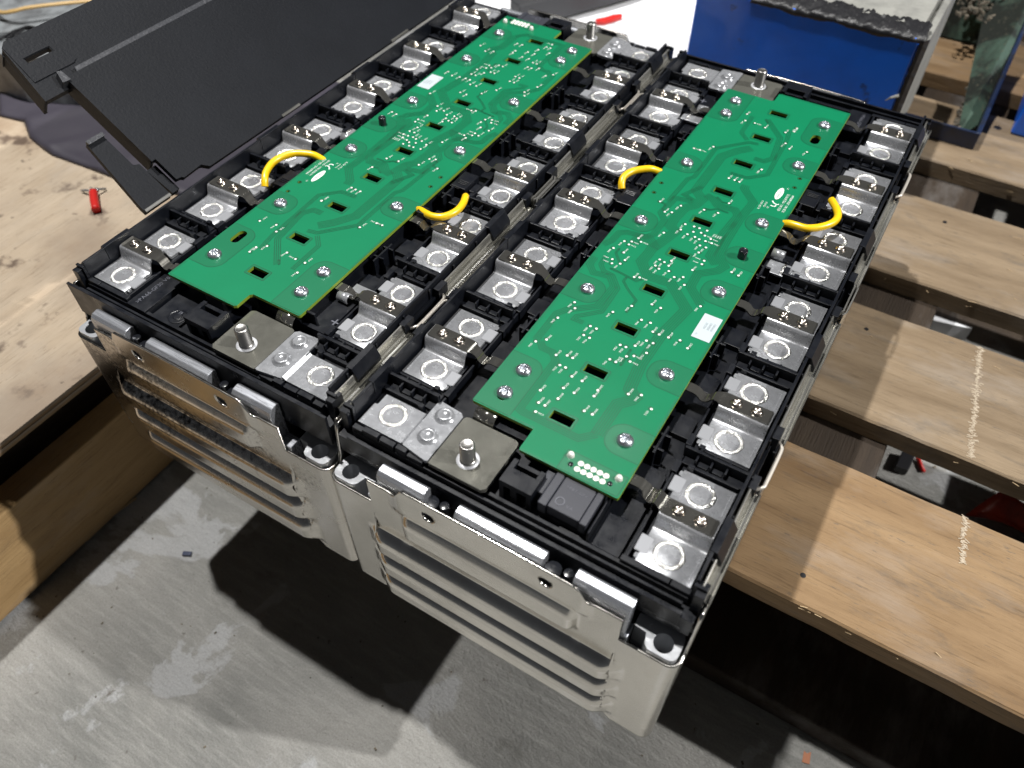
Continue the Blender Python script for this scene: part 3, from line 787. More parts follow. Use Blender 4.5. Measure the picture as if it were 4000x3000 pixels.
# bits lying on the floor and between the slats
b = MB().use('white'); rr = random.Random(4)
p = [(171, 432), (168, 448), (172, 456), (190, 457), (214, 458), (229, 455), (227, 446), (214, 441), (196, 436)]
b.prism(p, -235.8, -222)
solo(b, 'foam_piece', 'torn white foam piece on the floor seen between two slats', 'foam', (198, 446, -236), bevel=3, seg=3)
b = MB().use('orange', True)
rows = [[(243 + 11 * i + 3 * j, 256 + 5 * j + 1.2 * i, -231 + 6 * math.sin(i * .8 + j * .4) + j * 1.2) for i in range(5)] for j in range(6)]
b.grid(rows)
solo(b, 'plastic_scrap', 'orange-red torn plastic piece sticking out of the gap between the front slats', 'scrap', (262, 268, -236), solid=.8)
b = MB().use('black'); b.obox((196, 281, -232), (4.5, .5, 0), (.6, 9, 0), (0, 0, 3.5))
solo(b, 'black_stick', 'short black stub on the lit floor beside the red wire end', 'stub', (196, 281, -236), bevel=.5)
b = MB().use('red', True).tube([(203, 295, -234), (206, 289, -234), (210.5, 282, -234)], 1.5, 10)
solo(b, 'wire_offcut', 'thin red wire end on the floor in the gap between slats', 'wire', (206, 289, -236))
b = MB().use('navy').obox((-204, -47, -235), (2.6, 1.4, 0), (-.7, 1.3, 0), (0, 0, .9))
solo(b, 'plastic_crumb', 'tiny dark blue crumb on the lit concrete left of the modules', 'crumb', (-204, -47, -236))
b = MB().use('debris').tube([(-296 + 25, -76, -235), (-271, -52, -234.6), (-268.5, -34, -235)], .9, 6)
solo(b, 'wood_splinter', 'long thin wood splinter on the shaded floor along the side board', 'splinter', (-271, -52, -236))
b = MB().use('rust').prism([(196.5, 41), (200.5, 42), (199.3, 49), (197.6, 47), (195.6, 47.6)], -235.9, -235.4)
solo(b, 'plastic_scrap', 'tiny rust-brown flake on the floor under the front slat', 'scrap', (198, 45, -236))
b = MB().use('foamcrumb')
rr = random.Random(33)
for i in range(110):
    x = rr.uniform(-330, 240); y = rr.uniform(-150, 55); s_ = rr.uniform(.15, .4) * rr.choice((1, 1, 1, 1.7)); a = rr.uniform(0, PI)
    b.obox((x, y, -235.8), (s_ * math.cos(a) * 1.6, s_ * math.sin(a) * 1.6, 0), (-s_ * math.sin(a), s_ * math.cos(a), 0), (0, 0, s_ * .5))
for i in range(60):
    x = rr.uniform(120, 300); y = rr.uniform(160, 192); s_ = rr.uniform(.3, .9); a = rr.uniform(0, PI)
    b.obox((x, y + rr.choice((0, 0, 120)), -235.8), (s_ * math.cos(a) * 2, s_ * math.sin(a) * 2, 0), (-s_ * math.sin(a), s_ * math.cos(a), 0), (0, 0, s_ * .5))
solo(b, 'grit', 'loose grit and crumbs scattered over the concrete floor', 'grit', (0, 0, -236), kind='stuff')

# ------------------------------------------------------------------ the battery module (centre of the module = origin of u, v)
OM = (0, 0, -116)
mod = thing('battery_module', 'right battery module with a clean beige steel end and a board connector facing the camera', 'battery module', (35.3, 154.5, -116), 'battery modules side by side')
PV = 29.43
V0 = -162.2
cells = [V0 + PV * k for k in range(12)]
midR = [V0 + PV * (2 * k + 1.5) for k in range(5)]
midL = [V0 + PV * (2 * k + .5) for k in range(6)]

# --- tray
t = MB().use('tray')
t.box(-75, 75, -173, 173, -14, -12.2)
t.box(-79, 79, -178.5, -173, -24, -13)
t.box(-79, 79, 173, 178.5, -24, -13)
for s in (-1, 1):
    a, b_ = sorted((s * 74.2, s * 75.4)); t.box(a, b_, -170.5, 170.5, -13.8, 2.2)          # outer wall
    a, b_ = sorted((s * 50.6, s * 73.6)); t.box(a, b_, -171.5, 171.5, -12.3, -8.05)        # seat of the busbars
    a, b_ = sorted((s * 48.0, s * 49.0)); t.box(a, b_, -170, 170, -12.3, -6.6)             # inner fin
    for ve in (-1, 1):                                                                     # corner posts
        a, b_ = sorted((s * 75.5, s * 79.2)); c, d_ = sorted((ve * 168, ve * 174.5)); t.box(a, b_, c, d_, -24, -1.2)
        a, b_ = sorted((s * 74.2, s * 79.0)); c, d_ = sorted((ve * 170.6, ve * 172)); t.box(a, b_, c, d_, -14, .4)
    mids = midR if s > 0 else midL
    for i, vm in enumerate(mids):
        endm = (s < 0 and i in (0, 5))
        a, b_ = sorted((s * 48.4, s * 74.3)); t.box(a, b_, vm - .65, vm + .65, -12.3, -.9)  # tall divider
        for q in (-1, 1):
            a, b_ = sorted((s * 49.4, s * 74.2))
            c, d_ = sorted((vm + q * .7, vm + q * 4.4)); t.box(a, b_, c, d_, -12.3, -6.0)    # ledge
            for uu in (54.4, 60.4, 66.4):
                a, b_ = sorted((s * (uu - .4), s * (uu + .4))); c, d_ = sorted((vm + q * .65, vm + q * 3.6)); t.box(a, b_, c, d_, -6.2, -2.6)
            for uu in (57.4, 63.4):
                a, b_ = sorted((s * (uu - 2.1), s * (uu + 2.1))); c, d_ = sorted((vm + q * 1.2, vm + q * 3.6)); t.box(a, b_, c, d_, -6.2, -5.1)
            a, b_ = sorted((s * 53.2, s * 73.2)); c, d_ = sorted((vm + q * 4.5, vm + q * 5.6)); t.box(a, b_, c, d_, -12.3, -5.3)   # latch bar
            a, b_ = sorted((s * 52.6, s * 55.0)); c, d_ = sorted((vm + q * 4.6, vm + q * 6.5)); t.box(a, b_, c, d_, -12.3, -4.3)   # latch knob
            a, b_ = sorted((s * 47.2, s * 49.6)); c, d_ = sorted((vm + q * 4.4, vm + q * 10.4)); t.box(a, b_, c, d_, -12.3, -5.2)  # corner block
    for i, vm in enumerate(mids):
        if s < 0 and i in (0, 5): continue
        t.box(s * 38.6 - .5, s * 38.6 + .5, vm - 8.5, vm + 6.5, -12.3, -2.4)               # cross posts beside the board
        for dv in (-5.4, 2.2):
            t.box(s * 38.6 - 3.1, s * 38.6 + 3.1, vm + dv - .5, vm + dv + .5, -12.3, -2.9)
        a, b_ = sorted((s * 37.2, s * 46.8)); t.box(a, b_, vm + 9.5, vm + 20.5, -12.3, -9.2)
        t.box(a, b_, vm - 22, vm - 11.5, -12.3, -9.6)
    # caps that fold over the steel side, and window blocks
    for vc in (-150, -43, 41.5, 150):
        a, b_ = sorted((s * 74.0, s * 79.6))
        t.add([(s * 73.9, vc - 8, 2.7), (s * 73.9, vc + 8, 2.7), (s * 76.6, vc + 8, 2.5), (s * 76.6, vc - 8, 2.5), (s * 79.3, vc + 8, -2.6), (s * 79.3, vc - 8, -2.6), (s * 79.3, vc + 8, -5.0), (s * 79.3, vc - 8, -5.0), (s * 73.9, vc + 8, -5.0), (s * 73.9, vc - 8, -5.0)],
              [(0, 1, 2, 3), (3, 2, 4, 5), (5, 4, 6, 7), (1, 8, 6, 4, 2), (0, 3, 5, 7, 9), (0, 9, 8, 1), (9, 7, 6, 8)])
    for vc in (-107, 0, 107):
        for q in (-1, 1):
            a, b_ = sorted((s * 75.6, s * 79.0)); c, d_ = sorted((vc + q * 10, vc + q * 17)); t.box(a, b_, c, d_, -16, -.6)
            a, b_ = sorted((s * 78.4, s * 79.8)); c, d_ = sorted((vc + q * 9, vc + q * 15)); t.box(a, b_, c, d_, -16, -7.5)
        a, b_ = sorted((s * 75.5, s * 77)); t.box(a, b_, vc - 18, vc + 18, -16, -5)
    for vc in range(-160, 161, 20):                                                         # fine pins outside the wall
        t.box(s * 75.9 - .35, s * 75.9 + .35, vc - .5, vc + .5, -13, 1.0)
# platform beneath the board with a deep well under each slot
t.box(-33, -7, -146, 142, -12.3, -5.6); t.box(9, 33, -146, 142, -12.3, -5.6)
for vm in midL: t.box(-7, 9, vm - 1, vm + 1, -12.3, -5.7)
for k in range(10): t.box(-4, 5, -132 + 29.3 * k - .5, -132 + 29.3 * k + .5, -12.3, -4.5)
t.box(-79, 79, 178.9, 180.2, -24, -5.2)
# end ledges and rails
for q in (-1, 1):
    c, d_ = sorted((q * 171.6, q * 173.2)); t.box(-74, 74, c, d_, -14, -8.6)
    c, d_ = sorted((q * 174.4, q * 175.6)); t.box(-73, 73, c, d_, -14, -9.4)
    c, d_ = sorted((q * 177.2, q * 178.8)); t.box(-74, 74, c, d_, -20, -10.8 if q < 0 else -7.4)
    for (u0, u1) in ((47, 66), (66.5, 74)):
        c, d_ = sorted((q * 170.2, q * 172.6)); t.box(u0, u1, c, d_, -12.2, -6.3)
    for (u0, u1, z1) in ((-73, -68, -7), (-67.5, -60, -5.5), (-59, -52, -6.2), (-51, -46, -5.6), (-45.5, -38, -7), (-66, -58, -8)):
        c, d_ = sorted((q * 173.0, q * 175.4)); t.box(u0, u1, c, d_, -14, z1)
# hinged clip block and its feet, near end and far end
def clipblock(u0, u1, va, vb, q, zt):
    c, d_ = sorted((va, vb)); mid = .5 * (c + d_)
    inner = vb
    c2, d2 = sorted((va, va + (vb - va) * .62))
    t.box(u0, u1, c2, d2, -12.2 + 9.0, zt)
    t.box(u0, u0 + 2.2, c, d_, -14, zt - .2); t.box(u1 - 2.2, u1, c, d_, -14, zt - .2)
    e0, e1 = sorted((va + (vb - va) * .85, vb)); t.box(u0 + .5, u1 - .5, e0, e1, -14, zt - 1.2)
    t.box(u0 + 5, u0 + 8, c2, d2, -14, zt - 1)
clipblock(-5.8, 8.3, -169.8, -158, -1, -0.2)
clipblock(-6.4, 9, 170.8, 158, 1, 0.2)
t.box(21, 33, -172, -150, -12.3, -10.5); t.box(33.5, 46, -171, -128, -12.3, -9.6)
t.box(-33.5, -47, 118, 142, -12.3, -6.8); t.box(34.5, 46.5, 148, 173.5, -12.3, -7.6); t.box(17, 33.5, 150, 173.5, -12.3, -10.6)
t.box(-34.8, -33.6, 124, 140, -12.3, -.4); t.box(-40, -33.6, 138, 139.2, -12.3, -.6)
t.box(33.6, 34.8, -140, -124, -12.3, -.4) if False else None
t.box(4, 14.5, 152.2, 153.3, -12.3, -1.4); t.box(3.9, 5.0, 148, 153, -12.3, -1.6)
for (u, v, r) in ((22, 166, 4.6),):
    t.use('tray', False).lathe([(r, -10.55), (r, -10.3), (r - .5, -10.2), (r - .6, -10.45), (2.2, -10.45), (2.0, -10.2), (0.01, -10.2)], (u, v, 0), 24, False)
t.use('tray_gloss', True)
for q in (-1, 1):                                                                            # glossy rounded channel below the tray end
    for s in (-1, 1):
        t.tube([(s * 58, q * 173.4, -21.5), (s * 74, q * 173.4, -21.5), (s * 79, q * 172, -21.5)], 5.4, 14)
    for u in (-25, 30):
        t.tube([(u - 3.5, q * 184, -34), (u - 3.5, q * 184, -16)], 3.4, 12); t.tube([(u + 2.5, q * 183.2, -34), (u + 2.5, q * 183.2, -14.5)], 2.0, 10)
    c, d_ = sorted((q * 178.8, q * 186)); t.use('tray_gloss').box(-78, 78, c, d_, -108, -62)
    t.use('tray_gloss', True)
tray = t.build('tray', mod, OM, bevel=.28)
# text moulded in the far end plate
tx = MB().use('mark'); text(tx, '>PA66-GF30 V0<', 41.5, 171, 3.2, -PI / 2, -7.5, .9)
tx.build('moulded_text', tray, OM)
tx = MB().use('mark'); text(tx, '+', -43, 131, 9, PI / 2, -6.7); text(tx, '19', 23.5, 164.6, 2.6, PI, -10.15)
tx.build('moulded_text', tray, OM)

# --- board connector housing under the near end
b = MB().use('connector')
b.box(14.8, 28.2, -169.2, -151, -8, -2.2); b.box(11, 14.6, -169.8, -151, -8, -1.9); b.box(28.4, 31.4, -169.8, -151, -8, -1.9); b.box(7, 10.8, -165, -151.5, -12, -3.4)
b.use('tray').box(11.2, 31.2, -169.4, -151, -14, -8); b.box(32.5, 33.4, -171, -152, -12, -3.5)
conn = b.build('connector_housing', mod, OM, bevel=.45)
b = MB().use('mark')
b.lathe([(1.9, -2.2), (1.9, -1.95), (1.5, -1.95), (1.5, -2.15)], (18.2, -165.2, 0), 20, False)
text(b, '>PBT-GF<', 17.2, -158.6, 1.7, -.05, -2.05, 1.15)
text(b, 'VA', 21.2, -166.6, 2.0, 0, -2.05)
b.build('raised_mark', conn, OM)

# --- steel case: side sheets with folded flanges
def side_sheet(s):
    b = MB().use('chan')
    prof = [(76.4, -14), (76.5, -1.3), (76.9, -.8), (77.4, -1.1), (78.6, -5.4), (79.4, -7.0), (80.4, -7.2), (80.9, -6.2), (81.2, -5.8), (81.3, -7), (81.0, -13), (80.9, -113)]
    lowp = [(80.9, -12), (80.9, -40), (80.9, -70), (80.9, -113)]
    segs = [(-172, -121, prof), (-121, -93, lowp), (-93, -14, prof), (-14, 14, lowp), (14, 93, prof), (93, 121, lowp), (121, 172, prof)]
    for v0, v1, p in segs:
        rows = [[(s * u, v, z) for u, z in p] for v in (v0, v1)]
        b.use('chan' if p is prof else 'case'); b.grid(rows)
    return b.build('side_sheet', mod, OM, solid=.7, recalc=True)
def front_sheet(q, mk):
    """pressed end sheet: columns along the path round both corners, rows from foot to top edge"""
    b = MB().use(mk, True)
    R = 4.5
    cols = []                                   # (u, v, nu, nv, top, bottom)
    def top(u):
        a = abs(u)
        if a > 57.2: return -33.4
        if a > 43.2: return -17.4
        if a > 38.6: return -17.4 + (43.2 - a) / 4.6 * 8.4
        return -9.0 + .4 * math.cos(u * .05)
    def bot(u):
        a = abs(u)
        return -116 if a > 62 else (-110 if a < 57 else -116 + (62 - a) / 5 * 6)
    for s in (-1, 1):
        pass
    us = []
    u = -76.0
    while u <= 76.01:
        us.append(u); u += 1.0
    us += [-57.21, -57.19, 57.19, 57.21]
    us = sorted(set(us))
    def sidecol(s):
        cs = []
        for v in (171.5, 173, 175, 176.5, 177.5, 178.2, 179, 180.5, 182.5, 184):
            tz = -8.8 if v < 177 else (-33.4 if v > 179.5 else -8.8 - (v - 177) / 2.5 * 24.6)
            cs.append((s * 80.5, v, s, 0, tz, -116))
        for k in range(1, 7):
            a = PI / 2 * k / 7
            cs.append((s * (80.5 - R + R * math.cos(a)), 184 + R * math.sin(a) - .5, s * math.cos(a), math.sin(a), -33.4, -116))
        return cs
    L = sidecol(-1); Rr = sidecol(1)[::-1]
    cols = L + [(u, 188.0, 0, 1, top(u), bot(u)) for u in us] + Rr
    NR = 150
    sst = lambda x: max(0, min(1, x)) ** 2 * (3 - 2 * max(0, min(1, x)))
    def depth(u, z):
        d = 0
        au = abs(u)
        def rib(x, a, b_, c, e_):                         # crisp crease, steep shoulder, rounded nose, tucked-in underside
            if x <= 0 or x >= e_: return 0
            up = 1.15 * x if x < a else 1.15 * a + 1.15 * (b_ - a) * .5 * (1 - (1 - min(1, (x - a) / (b_ - a))) ** 2)
            return up * (1 - sst((x - c) / (e_ - c)))
        for zt in (-53.4, -73.2, -93.0):
            d -= sst((63.6 - au) / 11) * rib(zt - z, 1.9, 6.6, 13.0, 17.0)
        d2 = -sst((41.5 - au) / 4.5) * rib(-27.0 - z, 1.3, 5.5, 13.0, 17.0)
        out = -1.2 * sst((47 - au) / 7) * sst((z + 30) / 4.0)
        return d + d2 + out
    rows = []
    for (u, v, nu, nv, tz, bz) in cols:
        row = []
        for i in range(NR + 1):
            z = bz + (tz - bz) * i / NR
            d = depth(u, z) if nv == 1 else 0
            row.append((u - nu * d, q * (v - nv * d), z))
        rows.append(row)
    # round holes
    drop = set()
    for (hu, hz) in ((-26.3, -17.6), (26.3, -17.6)):
        for ri, c in enumerate(cols):
            if c[3] != 1 or abs(c[0] - hu) > 6: continue
            for zi in range(NR + 1):
                x, y, z = rows[ri][zi]
                dd = math.hypot(x - hu, z - hz)
                if dd < 2.6: drop.add((ri, zi))
                elif dd < 3.7:
                    k = 3.1 / dd
                    rows[ri][zi] = (hu + (x - hu) * k, y, hz + (z - hz) * k)
    n = NR + 1
    vs = [p for r in rows for p in r]
    fs = []
    for i in range(len(rows) - 1):
        for k in range(NR):
            if (i, k) in drop or (i + 1, k) in drop or (i, k + 1) in drop or (i + 1, k + 1) in drop: continue
            fs.append((i * n + k, i * n + k + 1, (i + 1) * n + k + 1, (i + 1) * n + k))
    b.add(vs, fs)
    o = b.build('end_sheet', mod, OM, solid=None)
    m_ = o.modifiers.new('solid', 'SOLIDIFY'); m_.thickness = .0011; m_.offset = 0
    return o
side_sheet(1); side_sheet(-1)
fs_ = front_sheet(-1, 'case'); ft_ = front_sheet(1, 'soot'); ft_['label'] = 'end sheet with soot and a painted dark reflection'
b = MB().use('case').box(-79, 79, -186, 186, -115.6, -114)
b.build('base_sheet', mod, OM)

# --- machined end plates with mounting lugs
for q in (-1, 1):
    b = MB().use('alu_cast')
    for (u0, u1) in ((-53, -30.5), (-16.2, 22.8), (35.6, 58.8)):
        prof = [(187.0, -32), (187.0, -14.2), (186.4, -12.6), (185.0, -11.0), (181.8, -10.6), (180.6, -11.8), (180.4, -32)]
        vs = [(u, q * v, z) for u in (u0, u1) for v, z in prof]; k = len(prof)
        b.add(vs, [tuple(range(k)), tuple(range(k, 2 * k))[::-1]] + [(i, k + i, k + (i + 1) % k, (i + 1) % k) for i in range(k)])
    b.box(-60, 60, min(q * 181, q * 187.3), max(q * 181, q * 187.3), -60, -31)
    b.use('alu_lug')
    for s in (-1, 1):
        body = [(60.2, -187.2), (60.2, -178.0), (64, -177.6), (70, -177.0)] + arc(75.6, -180.0, 3.2, PI / 2, 0, 4) + arc(75.6, -184.4, 3.2, 0, -PI / 2, 5) + arc(69.6, -184.6, 3.2, -PI / 2, -PI, 5) + [(65.4, -183.0), (62.6, -182.6)]
        body = [(60.2, -181.4), (60.2, -176.0), (64, -175.4), (70, -174.8)] + arc(75.8, -178.2, 3.2, PI / 2, 0, 4) + arc(75.8, -184.2, 3.2, 0, -PI / 2, 5) + arc(69.2, -184.2, 3.2, -PI / 2, -PI, 5) + [(65.2, -181.8)]
        poly = [(s * u, q * -v) for u, v in body]
        b.prism(poly, -46, -30.4, holes=[circ(s * 72.4, q * 182.4, 3.8, 28)])
    b.build('end_plate', mod, OM, bevel=.35)

# --- busbars
def ring(mb, cx, cy, z, R=5.15, w=.85, h=.5, seed=0):
    """irregular weld bead round a cell terminal"""
    rr = random.Random(seed)
    n = 72; rows = []
    lumps = [(rr.uniform(0, 2 * PI), rr.uniform(.05, .12), rr.uniform(-.3, .7)) for _ in range(34)]
    for i in range(n + 1):
        a = 2 * PI * (i % n) / n
        hh = h; ww = w
        for la, lw, lh in lumps:
            dd = abs((a - la + PI) % (2 * PI) - PI)
            hh += h * lh * math.exp(-(dd / lw) ** 2); ww += w * .25 * lh * math.exp(-(dd / lw) ** 2)
        row = []
        for k in range(7):
            t_ = PI * k / 6
            r = R + ww * math.cos(t_)
            row.append((cx + r * math.cos(a), cy + r * math.sin(a), z - .05 + max(.1, hh) * math.sin(t_)))
        rows.append(row)
    mb.grid(rows)
def rivet_mesh():
    b = MB().use('rivet', True)
    b.lathe([(2.45, 0), (2.45, .25), (2.0, .35), (1.95, 1.0), (1.7, 1.25), (1.1, 1.3), (.95, .95), (.5, .85), (.3, 1.05), (.01, 1.08)], n=20, cap=False)
    return b
def strip_mesh(shift=0, wide=False):
    b = MB().use('nickel', True)
    p = [(72.6, .06, 0, 3.5), (72.0, .06, 0, 3.7), (60, .06, 0, 3.7), (54, .06, 0, 3.7), (52.2, .04, 0, 3.6), (50.6, -.1, .2 + shift * .2, 2.9), (49.2, -.5, .3 + shift * .35, 2.5),
         (47.9, -1.5, .3 + shift * .5, 2.4), (46.9, -3.0, .3 + shift * .6, 2.4), (46.0, -4.1, .3 + shift * .7, 2.4), (44.8, -4.6, .3 + shift * .8, 2.4), (43.6, -4.2, .3 + shift * .9, 2.4), (42.5, -3.0, .3 + shift, 2.4), (41.2, -2.2, .3 + shift, 2.4), (39.6, -1.95, .3 + shift, 2.4), (33, -1.95, .3 + shift, 2.4)]
    if wide: p = [(a, z, s_, max(h, 3.4) if a > 43 else h) for a, z, s_, h in p]
    b.strip(p, 0, .55)
    return b
def busbar_mesh():
    b = MB().use('alu', True)
    half = [(-22.6, -6.5), (-12, -6.5), (-7.4, -6.5), (-6.6, -6.3), (-6.05, -5.7), (-5.6, -4.6), (-5.0, -2.4), (-4.5, -1.2), (-4.0, -.7), (-3.3, -.55)]
    prof = half + [(-a, z) for a, z in half[::-1]]
    nn = len(prof)
    topr = [[(u, v, z) for v, z in prof] for u in (51.8, 73.2)]
    hr = [[(u, v, z) for v, z in prof[2:-2]] for u in (51.8, 73.2)]
    b.grid([[p for p in r[:3]] for r in topr]); b.grid([[p for p in r[-3:]] for r in topr])
    b.use('hump', True).grid(hr); b.use('alu', True)
    b.grid([[(u, v, z - 1.4) for v, z in prof] for u in (73.2, 51.8)])
    b.use('alu')
    for u in (51.8, 73.2):
        vs = [(u, v, z) for v, z in prof] + [(u, v, z - 1.4) for v, z in prof]
        b.add(vs, [(i, i + 1, nn + i + 1, nn + i) for i in range(nn - 1)])
    for v in (-22.6, 22.6):
        b.add([(51.8, v, -6.5), (73.2, v, -6.5), (73.2, v, -7.9), (51.8, v, -7.9)], [(0, 1, 2, 3)])
    for q in (-1, 1):
        c, d_ = sorted((q * 11.2, q * 18.8)); b.use('alu').prism(rrect(49.4, 51.9, c, d_, .6, 3, (1, 0, 0, 1)), -7.9, -6.55)
        c, d_ = sorted((q * 19.4, q * 21.6)); b.prism(rrect(50.6, 51.9, c, d_, .5, 3, (1, 0, 0, 1)), -7.9, -6.55)
        c, d_ = sorted((q * 11.5, q * 18.5)); b.use('alu_etch').prism(rrect(49.7, 54.4, c, d_, .5, 3), None, -6.44)
        b.use('alu').box(71.6, 72.1, min(q * 10, q * 21), max(q * 10, q * 21), -6.6, -6.35)
    return b
proto = busbar_mesh().build('busbar', mod, OM if False else (0, 0, 0), recalc=False)
bmesh_tmp = bmesh.new(); bmesh_tmp.from_mesh(proto.data); bmesh.ops.remove_doubles(bmesh_tmp, verts=bmesh_tmp.verts, dist=1e-6); bmesh.ops.recalc_face_normals(bmesh_tmp, faces=bmesh_tmp.faces); bmesh_tmp.to_mesh(proto.data); bmesh_tmp.free()
q_ = proto.modifiers.new('bevel', 'BEVEL'); q_.width = .00025; q_.segments = 2; q_.limit_method = 'ANGLE'; q_.angle_limit = math.radians(45)
st_ = strip_mesh().build('sense_strip', proto, (0, 0, 0))
for u in (57.9, 66.6):
    rivet_mesh().build('rivet', proto, (0, 0, 0), loc=(u, 0, .0))
beads = []
for sd in range(4):
    b = MB().use('weld', True); ring(b, 0, 0, 0, seed=sd + 3); beads.append(b.build('weld_bead', proto, (0, 0, 0), loc=(61.7, 14.715, -6.5)))
for o in beads[1:]: o.parent = None
beads[1].parent = proto; beads[1].location = (.0617, -.014715, -.0065)
zoff = 116 * .001
places = [(1, .5 * (cells[2 * k] + cells[2 * k + 1])) for k in range(6)] + [(-1, .5 * (cells[2 * k + 1] + cells[2 * k + 2])) for k in range(5)]
bars = []
for i, (s, v) in enumerate(places):
    o = proto if i == 0 else copy_tree(proto, mod)
    o.location = (0, v * .001, zoff)
    o.rotation_euler = (0, 0, 0 if s > 0 else PI)
    bars.append(o)
    for ch in o.children:
        if ch.name.startswith('weld_bead'):
            ch.data = beads[random.randrange(4)].data
            ch.rotation_euler = (0, 0, random.uniform(0, 6.28))
for o in beads[2:]: bpy.data.objects.remove(o)
for i, o in enumerate(bars):
    for ch in o.children:
        if ch.name.startswith('sense_strip') and i == 0:
            ch.data = strip_mesh(5.0, True).build('sense_strip', None, (0, 0, 0)).data
for o in [x for x in bpy.data.objects if x.name.startswith('sense_strip') and x.parent is None]: bpy.data.objects.remove(o)

# --- end terminals: flat pad, riveted step, plated bar with threaded stud
def stud_mesh():
    b = MB().use('stud', True)
    prof = [(3.4, -5.1), (3.3, -4.4), (3.0, -4.2), (2.7, -4.0)]
    z = -4.0
    while z < 3.2:
        prof += [(3.15, z + .25), (3.15, z + .4), (2.7, z + .65), (2.7, z + .75)]; z += .9
    prof += [(3.15, z + .1), (3.1, z + .5), (2.6, z + 1.0), (2.45, z + 1.1), (2.2, z + .95), (.01, z + .95)]
    b.lathe(prof, n=28, cap=False)
    return b
for q in (-1, 1):
    y = lambda v: q * -v                      # measured at the near end (v < 0), mirrored for the far end
    fnq = lambda u, v, z: (u, q * -v, z)
    b = MB().use('alu')
    b.prism([(-72.4, -172), (-72.4, -161), (-70.8, -160.6), (-70.8, -154.6), (-50.6, -154.6), (-50.6, -172)], -8, -6.5, fn=fnq)
    b.add([fnq(-50.65, -171.9, -6.55), fnq(-50.65, -154.7, -6.55), fnq(-48.9, -154.7, -4.95), fnq(-48.9, -171.9, -4.95)], [(0, 1, 2, 3)])
    b.prism([(-49, -173), (-49, -148.5), (-47.5, -146.8), (-37.5, -147.6), (-35.9, -149), (-35.9, -174.4), (-37, -174.8)], -6.6, -4.9, fn=fnq)
    tm = b.build('end_terminal', mod, OM, bevel=.3)
    b = MB().use('weld', True); ring(b, -61.7, q * 162.2, -6.5, seed=40 + q); b.build('weld_bead', tm, OM)
    for v in (-152.6, -164.6):
        b = MB().use('alu', True)
        b.lathe([(4.4, -4.95), (4.3, -4.7), (3.5, -4.6), (3.35, -3.7), (3.0, -3.3), (2.3, -3.25), (2.0, -3.7), (.01, -3.75)], (-42.4, q * -v, 0), 24, False)
        b.build('rivet', tm, OM)
    b = MB().use('plate')
    b.prism([(-35.4, -174.8), (-35.4, -149.4), (-34.8, -148.2), (-33.6, -147.7), (-11.5, -147.6), (-9.8, -148.4), (-9.4, -149.6), (-9.4, -173.2), (-11, -174.8)], -7.4, -5.3, fn=fnq)
    pb = b.build('stud_bar', tm, OM, bevel=.5, seg=3)
    b = MB().use('nickel', True)
    b.grid([[fnq(u, v, z) for u in (-32.5, -22.8)] for v, z in ((-147.4, -6.2), (-146.8, -4.6), (-145.6, -2.9), (-144.2, -2.1), (-140, -2.0))])
    b.build('sense_strip', tm, OM, solid=.5)
    b = MB().use('washer', True)
    b.lathe([(2.9, -5.25), (4.7, -5.25), (4.7, -5.1), (3.0, -5.05)], (-22.6, q * 165.6, 0), 28, False)
    b.build('washer', tm, OM)
    stud_mesh().build('threaded_stud', tm, (0, 0, 0), loc=(-22.6, q * 165.6, 116))

# --- bent steel clips in the windows of the side sheets
for s in (-1, 1):
    for vc in (-107, 107):
        b = MB().use('hook', True)
        b.tube(smooth_path([(s * 78.6, vc + 13, -5.5), (s * 80.6, vc + 11, -5.0), (s * 81.2, vc + 8, -5.0), (s * 81.2, vc - 8, -5.0), (s * 80.8, vc - 11, -5.0), (s * 78.4, vc - 13.2, -5.5)], 5), .75, 10)
        b.build('steel_clip', mod, OM)
    b = MB().use('chan')
    for k, du in enumerate((0, 1.6)):
        pts = [(s * (79 + du), -12, -12), (s * (80.2 + du), -9.5, -12), (s * (80.2 + du), 9.5, -12), (s * (79 + du), 12, -12)]
        b.grid([pts, [(x, y_, -2.2 - k * .6) for x, y_, z in pts]])
    b.build('window_tab', mod, OM, solid=.7)

# --- sensor tabs that reach from a busbar to the board
for (s, vc) in ((1, 8.5), (-1, 113)):
    b = MB().use('alu'); x0, x1 = sorted((s * 38.6, s * 50.5)); b.box(x0, x1, vc - 5, vc + 4.5, -7.8, -6.5)
    sb = b.build('sensor_tab', mod, OM, bevel=.25)
    b = MB().use('weld', True)
    b.tube([(s * 46.5, vc - 3.6, -6.45), (s * 47.0, vc - 1, -6.4), (s * 46.2, vc + 1, -6.4), (s * 46.8, vc + 3.4, -6.45)], .75, 8)
    b.build('weld_bead', sb, OM)
    b = MB().use('alu', True)
    pr = [(vc + 7 + 2.6 * math.cos(t_), -4.6 + 2.6 * math.sin(t_)) for t_ in [PI * 1.25 - k * PI * 1.6 / 14 for k in range(15)]]
    b.grid([[(u, v, z) for v, z in pr] for u in (s * 38.2, s * 44.2)])
    b.build('spring_clip', sb, OM, solid=.5)

# --- wire holders under the board edge
for s in (-1, 1):
    b = MB().use('tray')
    k = lambda a, c: (min(s * a, s * c), max(s * a, s * c))
    b.box(*k(36.5, 45.5), 58 if s > 0 else 10, 72 if s > 0 else 24, -12, -2.2)
    for i in range(3): b.box(*k(38.5, 44.5), (66 if s > 0 else 18) + i * 1.3, (66.5 if s > 0 else 18.5) + i * 1.3, -2.3, -1.7)
    b.box(*k(37.0, 41.6), 36.5 if s > 0 else 50.5, 42 if s > 0 else 56, -12, 1.4)
    b.box(*k(40.5, 50.5), 49 if s > 0 else 27, 56 if s > 0 else 33, -12, -6.5)
    b.box(*k(46, 49), 60 if s > 0 else 14, 68 if s > 0 else 21, -12, -4.5)
    b.build('wire_holder', mod, OM, bevel=.35)

